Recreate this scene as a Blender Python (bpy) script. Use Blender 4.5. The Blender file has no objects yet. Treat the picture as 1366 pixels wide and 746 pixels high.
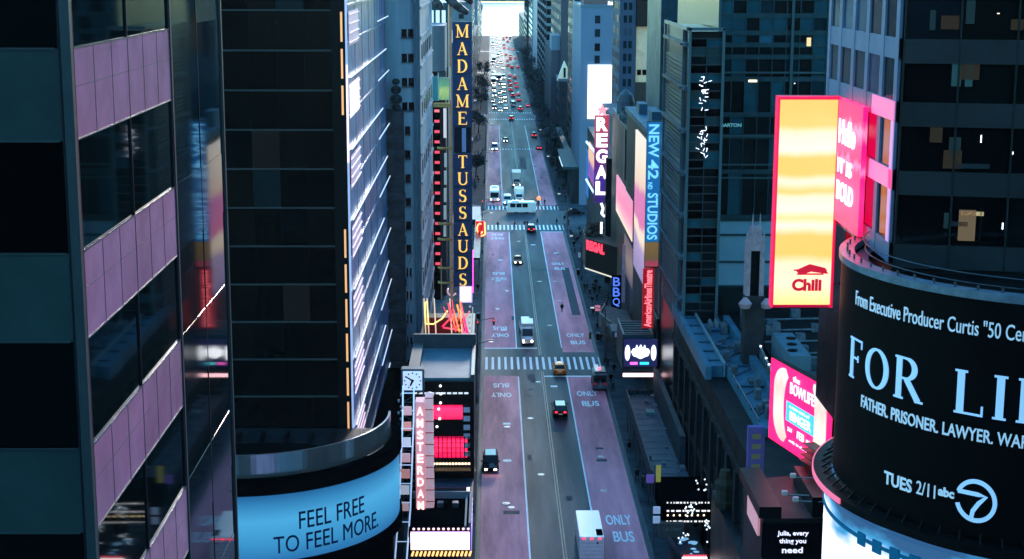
import bpy, bmesh, math, random
from mathutils import Vector, Matrix
PI = math.pi
S = bpy.context.scene
C = S.collection
random.seed(42)
# ------------------------------------------------------------------ camera
CAM_H, F_PX = 60.0, 2118.0
PITCH = math.atan(421.0 / F_PX); YAW = math.atan(28 / F_PX * math.cos(PITCH)); ROLL = math.radians(0.15)
fwd = Vector((math.sin(YAW) * math.cos(PITCH), math.cos(YAW) * math.cos(PITCH), -math.sin(PITCH)))
rgt0 = Vector((math.cos(YAW), -math.sin(YAW), 0)); up0 = rgt0.cross(fwd)
rgt = rgt0 * math.cos(ROLL) + up0 * math.sin(ROLL); upv = -rgt0 * math.sin(ROLL) + up0 * math.cos(ROLL)
cd = bpy.data.cameras.new('camera'); cam = bpy.data.objects.new('camera', cd); C.objects.link(cam); S.camera = cam
cd.sensor_width = 36; cd.lens = F_PX / 1366 * 36; cd.clip_start = 0.5; cd.clip_end = 12000
m = Matrix.Identity(4)
for i in range(3):
    m[i][0], m[i][1], m[i][2] = rgt[i], upv[i], -fwd[i]
m[2][3] = CAM_H
cam.matrix_world = m
def proj(p):
    d = Vector(p) - Vector((0, 0, CAM_H)); zc = d.dot(fwd)
    if zc < 1: return None
    return 683 + F_PX * d.dot(rgt) / zc, 373 - F_PX * d.dot(upv) / zc, zc
def seen(p, mg=60):
    q = proj(p)
    return q is not None and -mg < q[0] < 1366 + mg and -mg < q[1] < 746 + mg
# ------------------------------------------------------------------ light
EXPO = 3.4
SUN_EL, SUN_AZ = math.radians(13.0), math.radians(8)          # low in the west, at the far end of the street
w = bpy.data.worlds.new('World'); S.world = w; w.use_nodes = True
nt = w.node_tree; bg = nt.nodes['Background']
sky = nt.nodes.new('ShaderNodeTexSky'); sky.sky_type = 'NISHITA'; sky.sun_disc = False
sky.sun_elevation = SUN_EL; sky.sun_rotation = SUN_AZ; sky.air_density = 1.4; sky.dust_density = 0.2; sky.ozone_density = 3.0
tint = nt.nodes.new('ShaderNodeMix'); tint.data_type = 'RGBA'; tint.blend_type = 'MULTIPLY'; tint.inputs[0].default_value = 1
tint.inputs[7].default_value = (0.45, 0.9, 1.12, 1)
nt.links.new(sky.outputs[0], tint.inputs[6]); nt.links.new(tint.outputs[2], bg.inputs[0]); bg.inputs[1].default_value = 0.08
sl = bpy.data.lights.new('sun', 'SUN'); sun = bpy.data.objects.new('sun', sl); C.objects.link(sun)
sl.energy = 0.3; sl.angle = math.radians(8); sl.color = (1.0, 0.86, 0.78)
sd = Vector((math.sin(SUN_AZ) * math.cos(SUN_EL), math.cos(SUN_AZ) * math.cos(SUN_EL), math.sin(SUN_EL)))
sun.rotation_euler = sd.to_track_quat('Z', 'Y').to_euler(); sun.location = (0, 0, 200)
S.view_settings.view_transform = 'Standard'; S.view_settings.look = 'None'; S.view_settings.exposure = EXPO; S.view_settings.gamma = 1
S.render.engine = 'CYCLES'
S.cycles.max_bounces = 6; S.cycles.diffuse_bounces = 3; S.cycles.glossy_bounces = 3; S.cycles.volume_bounces = 0
S.cycles.caustics_reflective = False; S.cycles.caustics_refractive = False; S.cycles.sample_clamp_indirect = 4
S.cycles.use_denoising = True
# ------------------------------------------------------------------ materials
MATS = {}
KEEP = ('beige', 'pale_podium', 'white', 'red_bus', 'yellow_road', 'taxi', 'cream', 'pale_teal_paint', 'silver', 'lilac', 'skin', 'pale_blue_van', 'pink', 'brushed', 'river')
def mat(name, col, rough=0.6, metal=0.0, em=0.0, var=0.0, vs=1.0, bump=0.0, bs=2.0, spec=0.5, streak=False, emcol=None):
    if name in MATS: return MATS[name]
    if em and em < .06: spec = .06; rough = .7
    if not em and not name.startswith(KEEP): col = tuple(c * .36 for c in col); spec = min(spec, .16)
    m = bpy.data.materials.new(name); m.use_nodes = True; n = m.node_tree.nodes; l = m.node_tree.links
    b = n['Principled BSDF']; c = (*col, 1)
    b.inputs['Base Color'].default_value = c; b.inputs['Roughness'].default_value = rough
    b.inputs['Metallic'].default_value = metal; b.inputs['Specular IOR Level'].default_value = spec
    if em:
        b.inputs['Emission Color'].default_value = (*(emcol or col), 1); b.inputs['Emission Strength'].default_value = em / 2 ** EXPO
    if var or bump:
        tc = n.new('ShaderNodeNewGeometry')
        if streak:
            mp = n.new('ShaderNodeVectorMath'); mp.operation = 'MULTIPLY'; mp.inputs[1].default_value = streak if isinstance(streak, tuple) else (1, 1, .12)
            l.new(tc.outputs['Position'], mp.inputs[0]); src = mp.outputs[0]
        else: src = tc.outputs['Position']
    if var:
        no = n.new('ShaderNodeTexNoise'); no.inputs['Scale'].default_value = vs; no.inputs['Detail'].default_value = 5; no.inputs['Roughness'].default_value = .65
        l.new(src, no.inputs['Vector'])
        mr = n.new('ShaderNodeMapRange'); mr.inputs[1].default_value = .3; mr.inputs[2].default_value = .7
        mr.inputs[3].default_value = 1 - var; mr.inputs[4].default_value = 1 + var; l.new(no.outputs[0], mr.inputs[0])
        mx = n.new('ShaderNodeVectorMath'); mx.operation = 'SCALE'; mx.inputs[0].default_value = col; l.new(mr.outputs[0], mx.inputs['Scale'])
        l.new(mx.outputs[0], b.inputs['Base Color'])
        mr2 = n.new('ShaderNodeMapRange'); mr2.inputs[3].default_value = min(1, rough * 1.25); mr2.inputs[4].default_value = rough * .75
        l.new(no.outputs[0], mr2.inputs[0]); l.new(mr2.outputs[0], b.inputs['Roughness'])
    if bump:
        n2 = n.new('ShaderNodeTexNoise'); n2.inputs['Scale'].default_value = bs; n2.inputs['Detail'].default_value = 2; l.new(tc.outputs['Position'], n2.inputs['Vector'])
        bp = n.new('ShaderNodeBump'); bp.inputs['Strength'].default_value = bump; bp.inputs['Distance'].default_value = .05
        l.new(n2.outputs[0], bp.inputs['Height']); l.new(bp.outputs[0], b.inputs['Normal'])
    MATS[name] = m; return m
def glass(name, col, rough=0.08, bump=0.15, bs=.5, em=0, emcol=None, spec=.45):
    return mat(name, col, rough, 0, em, .35, .35, bump, bs, spec, emcol=emcol)
def screen(name, stops, dist=.25, scale=2.5, em=1.0, axis=2, second=None):
    """an LED screen's picture: bands of colour along one axis, smeared by noise (object's generated coordinates)"""
    m = bpy.data.materials.new(name); m.use_nodes = True; n = m.node_tree.nodes; l = m.node_tree.links; b = n['Principled BSDF']
    tc = n.new('ShaderNodeTexCoord'); sp = n.new('ShaderNodeSeparateXYZ'); l.new(tc.outputs['Generated'], sp.inputs[0])
    no = n.new('ShaderNodeTexNoise'); no.inputs['Scale'].default_value = scale; no.inputs['Detail'].default_value = 4; l.new(tc.outputs['Generated'], no.inputs['Vector'])
    ma = n.new('ShaderNodeMath'); ma.operation = 'MULTIPLY_ADD'; l.new(no.outputs[0], ma.inputs[0]); ma.inputs[1].default_value = dist
    l.new(sp.outputs[axis], ma.inputs[2])
    sb = n.new('ShaderNodeMath'); sb.operation = 'SUBTRACT'; l.new(ma.outputs[0], sb.inputs[0]); sb.inputs[1].default_value = dist * .5
    r = n.new('ShaderNodeValToRGB'); e = r.color_ramp.elements
    while len(e) > 1: e.remove(e[-1])
    e[0].position = stops[0][0]; e[0].color = (*stops[0][1], 1)
    for p, c in stops[1:]:
        q = e.new(p); q.color = (*c, 1)
    l.new(sb.outputs[0], r.inputs[0]); l.new(r.outputs[0], b.inputs['Emission Color']); b.inputs['Emission Strength'].default_value = em / 2 ** EXPO
    b.inputs['Base Color'].default_value = (.02, .02, .02, 1); b.inputs['Roughness'].default_value = .4
    MATS[name] = m; return m
# ------------------------------------------------------------------ mesh helpers
class MB:
    def __init__(s): s.v = []; s.f = []; s.mi = []; s.cur = 0
    def add(s, vs, fs):
        o = len(s.v); s.v += [tuple(v) for v in vs]; s.f += [tuple(i + o for i in f) for f in fs]; s.mi += [s.cur] * len(fs); return s
    def box(s, x0, x1, y0, y1, z0, z1):
        vs = [(x, y, z) for z in (z0, z1) for y in (y0, y1) for x in (x0, x1)]
        return s.add(vs, [(0, 2, 3, 1), (4, 5, 7, 6), (0, 1, 5, 4), (2, 6, 7, 3), (0, 4, 6, 2), (1, 3, 7, 5)])
    def slab(s, o, u, n, L, T, z0, z1):
        """box from point o (xy) along unit u (length L), thickness T along n"""
        a = [(o[0], o[1]), (o[0] + u[0] * L, o[1] + u[1] * L), (o[0] + u[0] * L + n[0] * T, o[1] + u[1] * L + n[1] * T), (o[0] + n[0] * T, o[1] + n[1] * T)]
        return s.prism(a, z0, z1)
    def prism(s, pts, z0, z1):
        k = len(pts); ar = sum(pts[i][0] * pts[(i + 1) % k][1] - pts[(i + 1) % k][0] * pts[i][1] for i in range(k))
        if ar < 0: pts = pts[::-1]
        vs = [(p[0], p[1], z0) for p in pts] + [(p[0], p[1], z1) for p in pts]
        return s.add(vs, [tuple(range(k))[::-1], tuple(range(k, 2 * k))] + [(i, (i + 1) % k, k + (i + 1) % k, k + i) for i in range(k)])
    def tube(s, a, b, r, r2=None, k=8, cap=True):
        a, b = Vector(a), Vector(b); r2 = r if r2 is None else r2; d = (b - a).normalized()
        x = d.orthogonal().normalized(); y = d.cross(x); vs = []
        for p, q in ((a, r), (b, r2)):
            for i in range(k):
                t = 2 * PI * i / k; vs.append(p + x * math.cos(t) * q + y * math.sin(t) * q)
        fs = [(i, (i + 1) % k, k + (i + 1) % k, k + i) for i in range(k)]
        if cap: fs += [tuple(range(k))[::-1], tuple(range(k, 2 * k))]
        return s.add(vs, fs)
    def path(s, pts, r, k=6):
        for i in range(len(pts) - 1):
            ra = r[i] if isinstance(r, (list, tuple)) else r; rb = r[i + 1] if isinstance(r, (list, tuple)) else r
            s.tube(pts[i], pts[i + 1], ra, rb, k)
        return s
    def lathe(s, c, prof, k=16):
        vs = []
        for (r, z) in prof:
            for i in range(k):
                t = 2 * PI * i / k; vs.append((c[0] + r * math.cos(t), c[1] + r * math.sin(t), c[2] + z))
        fs = []
        for j in range(len(prof) - 1):
            for i in range(k): fs.append((j * k + i, j * k + (i + 1) % k, (j + 1) * k + (i + 1) % k, (j + 1) * k + i))
        fs += [tuple(range(k))[::-1], tuple(range((len(prof) - 1) * k, len(prof) * k))]
        return s.add(vs, fs)
    def ball(s, c, r, k=8, j=6, sx=1, sy=1, sz=1):
        vs = [(c[0], c[1], c[2] - r * sz)]
        for a in range(1, j):
            t = PI * a / j
            for i in range(k):
                p = 2 * PI * i / k; vs.append((c[0] + r * sx * math.sin(t) * math.cos(p), c[1] + r * sy * math.sin(t) * math.sin(p), c[2] - r * sz * math.cos(t)))
        vs.append((c[0], c[1], c[2] + r * sz)); fs = []
        for i in range(k): fs.append((0, 1 + (i + 1) % k, 1 + i))
        for a in range(j - 2):
            for i in range(k): fs.append((1 + a * k + i, 1 + a * k + (i + 1) % k, 1 + (a + 1) * k + (i + 1) % k, 1 + (a + 1) * k + i))
        e = len(vs) - 1; b0 = 1 + (j - 2) * k
        for i in range(k): fs.append((b0 + i, b0 + (i + 1) % k, e))
        return s.add(vs, fs)
    def arc(s, c, r0, r1, a0, a1, z0, z1, k=40):
        """curved wall: ring sector between radii, angles in radians"""
        vs = []
        for i in range(k + 1):
            t = a0 + (a1 - a0) * i / k
            for r in (r0, r1):
                for z in (z0, z1): vs.append((c[0] + r * math.cos(t), c[1] + r * math.sin(t), z))
        fs = []
        for i in range(k):
            o = i * 4; p = o + 4
            fs += [(o, o + 1, p + 1, p), (o + 2, p + 2, p + 3, o + 3), (o + 1, o + 3, p + 3, p + 1), (o, p, p + 2, o + 2)]
        fs += [(0, 2, 3, 1), (k * 4, k * 4 + 1, k * 4 + 3, k * 4 + 2)]
        return s.add(vs, fs)
    def build(s, name, mt, parent=None, bevel=0, smooth=False):
        L = parent['_w'] if parent is not None and '_w' in parent else (0, 0, 0)
        me = bpy.data.meshes.new(name); me.from_pydata([(v[0] - L[0], v[1] - L[1], v[2] - L[2]) for v in s.v], [], s.f)
        ms = mt if isinstance(mt, (list, tuple)) else [mt]
        for q in ms: me.materials.append(q)
        if len(ms) > 1:
            for p, i in zip(me.polygons, s.mi): p.material_index = i
        if bevel:
            bm = bmesh.new(); bm.from_mesh(me); bmesh.ops.bevel(bm, geom=bm.edges[:], offset=bevel, segments=2, affect='EDGES', clamp_overlap=True); bm.to_mesh(me); bm.free()
        if smooth:
            for p in me.polygons: p.use_smooth = True
        return link(name, me, parent)
def link(name, me, parent=None):
    o = bpy.data.objects.new(name, me); C.objects.link(o)
    if parent is not None:
        o.parent = parent
        o['_w'] = tuple(parent['_w']) if '_w' in parent else (0, 0, 0)
    return o
def tag(o, label=None, cat=None, group=None, kind=None):
    for k, v in (('label', label), ('category', cat), ('group', group), ('kind', kind)):
        if v: o[k] = v
    return o
def thing(name, label, cat, loc=(0, 0, 0), group=None):
    o = bpy.data.objects.new(name, None); C.objects.link(o); o.location = loc; o['_w'] = tuple(loc); o.empty_display_size = .2
    return tag(o, label, cat, group)
def struct(name, mb, mt):
    return tag(mb.build(name, mt), kind='structure')
def kids(o): return [c for c in bpy.data.objects if c.parent == o]
def flat_copy(o, par=None):
    c = o.copy(); C.objects.link(c)
    if par is not None: c.parent = par
    for k in KID[o.name]: flat_copy(k, c)
    return c
KID = {}
def reg(o):
    KID[o.name] = list(o.children)
    for c in o.children: reg(c)
    return o
def place(proto, x, y, rz, label, group=None, z=0.0, first=False, sc=1.0):
    o = proto if first else flat_copy(proto)
    o.location = (x, y, z); o.rotation_euler = (0, 0, rz); o.scale = (sc, sc, sc); o['label'] = label
    if group: o['group'] = group
    elif 'group' in o: del o['group']
    return o
# text ------------------------------------------------------------------
def text_verts(s, bold=0.0, ext=.02):
    c = bpy.data.curves.new('t', 'FONT'); c.body = s; c.size = 1; c.extrude = ext; c.offset = bold; c.resolution_u = 3
    o = bpy.data.objects.new('t', c); me = bpy.data.meshes.new_from_object(o)
    v = [tuple(p.co) for p in me.vertices]; f = [tuple(p.vertices) for p in me.polygons]
    bpy.data.objects.remove(o); bpy.data.curves.remove(c); bpy.data.meshes.remove(me)
    return v, f
def fit(vf, w, h, d=.04):
    v, f = vf; x0 = min(p[0] for p in v); x1 = max(p[0] for p in v); y0 = min(p[1] for p in v); y1 = max(p[1] for p in v)
    z0 = min(p[2] for p in v); z1 = max(p[2] for p in v)
    if w is None: w = (x1 - x0) * h / (y1 - y0)
    return [((p[0] - x0) / (x1 - x0) * w, (p[1] - y0) / (y1 - y0) * h, (p[2] - z0) / max(1e-6, z1 - z0) * d) for p in v], f
def put(mb, vf, o, u, v, n):
    o, u, v, n = Vector(o), Vector(u), Vector(v), Vector(n)
    return mb.add([o + u * p[0] + v * p[1] + n * p[2] for p in vf[0]], vf[1])
def wtext(mb, s, o, u, v, n, w, h, bold=0.0, d=.04): return put(mb, fit(text_verts(s, bold), w, h, d), o, u, v, n)
def ctext(mb, vf, c, R, a0, z0, sgn=1):
    """letters wrapped round a drum: x runs along the rim from angle a0, y is height"""
    return mb.add([(c[0] + (R + p[2]) * math.cos(a0 + sgn * p[0] / R), c[1] + (R + p[2]) * math.sin(a0 + sgn * p[0] / R), z0 + p[1]) for p in vf[0]], vf[1])
# serif glyphs drawn as strokes
def stroke(pts, ws):
    vs = []; n = len(pts)
    for i, p in enumerate(pts):
        a = Vector(pts[max(0, i - 1)]); b = Vector(pts[min(n - 1, i + 1)]); d = (b - a).normalized(); q = Vector((-d[1], d[0])) * (ws[i] if isinstance(ws, list) else ws) / 2
        vs += [Vector(p) + q, Vector(p) - q]
    return [(v[0], v[1]) for v in vs], [(2 * i, 2 * i + 1, 2 * i + 3, 2 * i + 2) for i in range(n - 1)]
def ell(cx, cy, rx, ry, a0, a1, k=14):
    return [(cx + rx * math.cos(math.radians(a0 + (a1 - a0) * i / k)), cy + ry * math.sin(math.radians(a0 + (a1 - a0) * i / k))) for i in range(k + 1)]
def wel(a0, a1, t0, t1, k=14):   # thick where the stroke runs vertically
    return [t0 + (t1 - t0) * abs(math.cos(math.radians(a0 + (a1 - a0) * i / k))) for i in range(k + 1)]
TH, TN = .15, .05
def ser(x, y, hw=.13): return ([(x - hw, y), (x + hw, y)], TN)
def stem(x): return ([(x, .02), (x, .98)], TH)
GL = {
 'F': (.66, [stem(.16), ser(.16, .025), ([(.04, .975), (.62, .975)], TN), ([(.61, 1.), (.61, .8)], .04), ([(.16, .52), (.46, .52)], TN), ([(.46, .6), (.46, .44)], .04)]),
 'E': (.7, [stem(.16), ([(.04, .975), (.62, .975)], TN), ([(.61, 1.), (.61, .8)], .04), ([(.16, .52), (.46, .52)], TN), ([(.46, .6), (.46, .44)], .04), ([(.04, .025), (.66, .025)], TN), ([(.65, 0), (.65, .22)], .04)]),
 'L': (.66, [stem(.16), ser(.16, .975), ([(.04, .025), (.62, .025)], TN), ([(.61, 0), (.61, .24)], .04)]),
 'I': (.34, [stem(.17), ser(.17, .025), ser(.17, .975)]),
 'T': (.74, [stem(.37), ser(.37, .025), ([(.04, .975), (.7, .975)], TN), ([(.05, 1.), (.05, .8)], .04), ([(.69, 1.), (.69, .8)], .04)]),
 'O': (.86, [(ell(.43, .5, .33, .46, 0, 360, 28), wel(0, 360, .05, .15, 28))]),
 'D': (.8, [stem(.16), ([(.04, .975), (.35, .975)], TN), ([(.04, .025), (.35, .025)], TN), (ell(.32, .5, .37, .475, -90, 90), wel(-90, 90, .05, .15))]),
 'R': (.8, [stem(.16), ser(.16, .025), ([(.04, .975), (.35, .975)], TN), ([(.16, .5), (.35, .5)], TN), (ell(.35, .738, .22, .237, -90, 90), wel(-90, 90, .05, .14)), ([(.36, .5), (.68, .03)], .14), ser(.7, .025, .1)]),
 'A': (.82, [([(.12, .03), (.41, 1.)], .06), ([(.39, 1.), (.7, .03)], .14), ([(.2, .34), (.6, .34)], TN), ser(.12, .025, .11), ser(.7, .025, .12)]),
 'M': (1.0, [([(.16, .03), (.16, .98)], .06), ([(.14, .98), (.5, .06)], .14), ([(.5, .06), (.82, .98)], .05), ([(.84, .03), (.84, .98)], .14), ser(.16, .025), ser(.84, .025), ser(.12, .975, .1), ser(.88, .975, .1)]),
 'U': (.82, [([(.16, .3), (.16, .98)], TH), ([(.66, .3), (.66, .98)], .06), (ell(.41, .3, .25, .27, 180, 360), wel(180, 360, .06, .12)), ser(.16, .975), ser(.66, .975, .1)]),
 'S': (.64, [(ell(.32, .74, .2, .235, 20, 270, 12)[:-1] + ell(.32, .265, .22, .24, 90, -160, 12), [.04 + .1 * min(1, abs(i / 25 - .5) < .28) + .0 for i in range(25)]), ([(.51, .98), (.51, .78)], .04), ([(.1, .02), (.1, .24)], .04)]),
}
def serif(s, sp=.12):
    V = []; Fc = []; x = 0; k = 0
    for ch in s:
        if ch == ' ': x += .55; continue
        w_, st = GL[ch]
        for pts, ws in st:
            v2, f2 = stroke(pts, ws); z = 1 + .01 * (k % 7); k += 1; o = len(V); n = len(v2)
            V += [(a + x, b, 0) for a, b in v2] + [(a + x, b, z) for a, b in v2]
            for q in f2:
                Fc.append(tuple(o + n + i for i in q)); a, b, c_, d_ = q
                Fc += [(o + a, o + n + a, o + n + d_, o + d_), (o + b, o + c_, o + n + c_, o + n + b)]
            Fc += [(o, o + 1, o + n + 1, o + n), (o + n - 2, o + 2 * n - 2, o + 2 * n - 1, o + n - 1)]
        x += w_ + sp
    return V, Fc
# facade ------------------------------------------------------------------
def facade(B, p0, p1, nrm, lv, bay, sp_h, m_sp, panes, wts, m_mul, mw=.12, dep=.25, name='window', limit=100, pier=0, rng=None, inset=0, mgx=60, md=None):
    """a face from p0 to p1 (xy) with outward normal; lv = levels (z of each spandrel's top); glass lies between the bands"""
    rng = rng or random
    u = Vector((p1[0] - p0[0], p1[1] - p0[1])); L = u.length; u /= L; n = Vector(nrm); nb = max(1, round(L / bay)); bw = L / nb
    o = Vector(p0); T = n * dep
    out = []
    for i in range(len(lv) - 1):
        z0, z1 = lv[i], lv[i + 1]            # z0 = top of the spandrel under the glass, z1 - sp_h = top of the glass
        for j in range(nb):
            a = o + u * (bw * j); mid = a + u * bw / 2
            if not seen((mid[0], mid[1], (z0 + z1 - sp_h) / 2), mgx): continue
            q = proj((mid[0], mid[1], z0)); out.append((q[2], a, z0, z1 - sp_h, rng.choices(range(len(panes)), wts)[0]))
    out.sort(key=lambda t: t[0])
    big = out[:limit]; rest = out[limit:]
    def pane(mb, a, z0, z1):
        e = max(mw / 2, pier / 2) + inset
        mb.slab(a + u * e - n * .05, u, n, bw - 2 * e, .05 + dep * .25, z0 + .004, z1 - .004)
    for (_, a, z0, z1, k) in big:
        mb = MB(); pane(mb, a, z0, z1); mb.build(name, panes[k], B)
    if rest:
        mb = MB()
        for (_, a, z0, z1, k) in rest: mb.cur = k; pane(mb, a, z0, z1)
        tag(mb.build(name, panes, B), kind='stuff')
    if sp_h > 0:
        for z in lv:
            if seen((o[0], o[1], z), 250) or seen((p1[0], p1[1], z), 250) or seen((o[0] + u[0] * L / 2, o[1] + u[1] * L / 2, z), 120):
                MB().slab(o - n * .02, u, n, L, .02 + dep, z - sp_h, z).build('spandrel', m_sp[lv.index(z) % len(m_sp)] if isinstance(m_sp, list) else m_sp, B)
    mb = MB(); d2 = md or dep + .03; zb, zt = lv[0] - sp_h, lv[-1]
    for j in range(nb + 1):
        w2 = max(mw, pier); a = o + u * (bw * j - w2 / 2)
        if j == 0: a = o
        if j == nb: a = o + u * (L - w2)
        mb.slab(a, u, n, w2, d2, zb - .01, zt + .01)
    mb.build('mullion', m_mul, B)
def lvls(z0, z1, h):
    k = int(round((z1 - z0) / h)); return [z0 + h * i for i in range(k + 1)]
# ------------------------------------------------------------------ palette
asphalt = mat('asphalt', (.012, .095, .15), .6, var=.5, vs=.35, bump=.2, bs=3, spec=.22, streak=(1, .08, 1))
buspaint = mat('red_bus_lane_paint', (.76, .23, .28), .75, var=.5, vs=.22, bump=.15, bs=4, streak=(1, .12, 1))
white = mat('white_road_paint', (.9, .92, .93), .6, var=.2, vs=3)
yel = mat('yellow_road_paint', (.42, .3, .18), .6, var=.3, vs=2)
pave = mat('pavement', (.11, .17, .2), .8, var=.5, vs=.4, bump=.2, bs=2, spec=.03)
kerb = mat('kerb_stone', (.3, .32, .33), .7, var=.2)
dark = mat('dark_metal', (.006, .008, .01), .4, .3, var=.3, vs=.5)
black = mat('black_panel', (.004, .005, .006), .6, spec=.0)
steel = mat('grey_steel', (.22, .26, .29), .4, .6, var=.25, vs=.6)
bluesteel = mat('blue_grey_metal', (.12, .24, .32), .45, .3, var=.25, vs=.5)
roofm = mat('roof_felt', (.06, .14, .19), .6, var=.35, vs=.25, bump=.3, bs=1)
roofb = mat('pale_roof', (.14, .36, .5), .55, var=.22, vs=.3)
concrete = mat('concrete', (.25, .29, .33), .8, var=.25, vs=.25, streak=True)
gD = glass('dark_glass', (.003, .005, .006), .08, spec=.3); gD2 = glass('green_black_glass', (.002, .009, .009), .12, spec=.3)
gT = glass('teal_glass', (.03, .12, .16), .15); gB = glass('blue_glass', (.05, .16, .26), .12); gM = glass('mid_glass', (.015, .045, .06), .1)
gL = mat('lit_window', (.5, .35, .15), .4, em=.35, emcol=(1, .62, .28)); gC = mat('cool_lit_window', (.2, .3, .3), .4, em=.12, emcol=(.55, .9, 1))
gLd = mat('dim_warm_window', (.05, .035, .02), .4, em=.05, emcol=(1, .7, .4))
ledW = mat('white_led', (.9, .92, 1), .4, em=2.0); ledWs = mat('soft_white_led', (.85, .9, 1), .4, em=.8, emcol=(.7, .85, 1)); ledP = mat('pink_led', (1, .72, .82), .4, em=1.1)
ledO = mat('orange_led', (1, .6, .25), .4, em=.8, emcol=(1, .5, .2)); ledR = mat('red_led', (1, .08, .12), .4, em=1.6, emcol=(1, .05, .08)); ledM = mat('magenta_led', (1, .1, .6), .4, em=2, emcol=(1, .12, .55))
bulb = mat('warm_bulb', (1, .8, .5), .4, em=3, emcol=(1, .72, .4)); bulbW = mat('cool_bulb', (.9, .95, 1), .4, em=3.5)
# ------------------------------------------------------------------ ground
def sheet(name, x0, x1, y0, y1, z, mt, nx=1, ny=1):
    mb = MB(); mb.add([(x0, y0, z), (x1, y0, z), (x1, y1, z), (x0, y1, z)], [(0, 1, 2, 3)]); return struct(name, mb, mt)
sheet('ground', -6000, 6000, -600, 1371, -.3, mat('city_ground', (.05, .07, .08), .8, var=.3, vs=.05))
sheet('road', -1.6, 16.6, -40, 1366, 0, asphalt)
AVES = [(368, 390), (629, 650), (889, 907), (1109, 1127)]
mb = MB()
for a, b in AVES:
    for x0, x1 in ((-600, -1.6), (16.6, 600)): mb.add([(x0, a, 0), (x1, a, 0), (x1, b, 0), (x0, b, 0)], [(0, 1, 2, 3)])
struct('cross_road', mb, asphalt)
ys = [-40] + [v for ab in AVES for v in ab] + [1366]
mb = MB(); mk = MB()
for i in range(0, len(ys), 2):
    for x0, x1 in ((-60, -1.75), (16.75, 90)):
        mb.box(x0, x1, ys[i], ys[i + 1], -.3, .14)
    for x0, x1 in ((-1.75, -1.6), (16.6, 16.75)): mk.box(x0, x1, ys[i], ys[i + 1], -.3, .145)
struct('pavement', mb, pave); struct('kerb', mk, kerb)
mb = MB(); q = lambda x0, x1, y0, y1, z=.004: mb.add([(x0, y0, z), (x1, y0, z), (x1, y1, z), (x0, y1, z)], [(0, 1, 2, 3)])
q(-1.2, 3.85, -40, 228.5); q(-1.2, 3.85, 246, 357.5); q(11.2, 16.2, -40, 228.5); q(11.2, 16.2, 243, 357.5); q(-1.2, 2.6, 398, 520); q(12.6, 16.4, 398, 520); q(-1.2, 2.6, 528, 600)
q(0.2, 2.4, 800, 880)
struct('bus_lane', mb, buspaint)
mb = MB()
for a, b in ((-40, 228), (246, 357)): q(3.85, 4.03, a, b, .008); q(11.05, 11.23, a, b - (0 if a > 0 else 0), .008)
q(-1.2, 7.2, 245.4, 246.0, .008); q(7.7, 16.3, 227.8, 228.5, .008); q(11.05, 16.2, 357.4, 357.9, .008)
q(2.6, 2.8, 398, 600, .008); q(12.4, 12.6, 398, 600, .008)
for k in range(19): q(-1.0 + k * .97, -.62 + k * .97, 232.2, 239.9, .008)
for k in range(20): q(-1.0 + k * .92, -.62 + k * .92, 360.4, 367.3, .008); q(-1.0 + k * .92, -.62 + k * .92, 391, 397, .008)
for yy in (521, 624, 651):
    for k in range(20): q(-1.0 + k * .92, -.7 + k * .92, yy, yy + 3.2, .008)
for x_, y_ in ((1.9, 187), (2, 258), (1.2, 300), (1.8, 322), (2.0, 203), (9, 222), (9, 340), (13.6, 330)):
    q(x_ - .5, x_ + .5, y_, y_ + .9, .008)
struct('road_markings', mb, white)
mb = MB()
for a, b in ((-40, 231), (241, 359), (398, 628), (652, 888), (908, 1108)): q(7.38, 7.5, a, b, .008); q(7.66, 7.78, a, b, .008)
struct('centre_line', mb, yel)
mb = MB()      # the lettering on the bus lanes
def lane_words(x, y, flip, w=3.0, h=2.6):
    for wd, yy in (('ONLY', 0), ('BUS', -5.2)):
        u, v = ((1, 0, 0), (0, 1, 0)) if not flip else ((-1, 0, 0), (0, -1, 0))
        ww = w if wd == 'ONLY' else w * .8
        if not flip: wtext(mb, wd, (x - ww / 2 + (0 if wd == 'ONLY' else .15), y + yy, .012), u, v, (0, 0, 1), ww, h, .02, .002)
        else: wtext(mb, wd, (x + ww / 2, y - yy, .012), u, v, (0, 0, 1), ww, h, .02, .002)
lane_words(13.95, 164.5, False, 2.8, 3.2); lane_words(13.6, 217.2, False); lane_words(13.8, 253.5, False); lane_words(13.5, 317, False, 2.6)
lane_words(1.35, 219, True, 2.9, 2.4); lane_words(1.35, 256, True, 2.9); lane_words(1.35, 304, True); lane_words(1.2, 350, True)
struct('lane_lettering', mb, white)
mb = MB()
for x0, x1, y0, y1 in ((14.0, 15.5, 270, 314), (1.3, 3.1, 168, 169.2), (12.9, 14.2, 187, 188), (13.1, 14.1, 192, 192.8), (8, 11, 311, 312.2), (8.6, 10.5, 470, 500)):
    q(x0, x1, y0, y1, .006)
rq = random.Random(61)
for k in range(34):
    x0 = rq.uniform(-.8, 14.3); y0 = rq.uniform(158, 620)
    if not (226 < y0 < 247 or 352 < y0 < 400): q(x0, x0 + rq.uniform(.3, 1.2), y0, y0 + rq.uniform(.4, 3.5), .0062)
struct('tarmac_patches', mb, mat('dark_tarmac', (.09, .13, .19), .75, var=.3, vs=.8, spec=.15))
mb = MB()
for x, y in ((2.2, 170.3), (2.0, 202), (5.6, 268), (9.4, 206), (12.4, 282), (5.9, 182), (13.6, 189), (9.2, 300), (1, 275), (13, 176), (5.2, 206), (6.8, 225), (14.2, 244), (2.8, 291), (12.2, 300), (6, 345), (9.8, 262), (13.5, 212)):
    mb.lathe((x, y, .0), [(.42, .0), (.42, .014), (.3, .016)], 14)
struct('manhole_covers', mb, mat('cast_iron', (.16, .2, .22), .35, .7, var=.3, vs=8))
river = mat('river_water', (.05, .08, .1), .22, bump=.25, bs=.05, spec=1.0)
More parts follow.
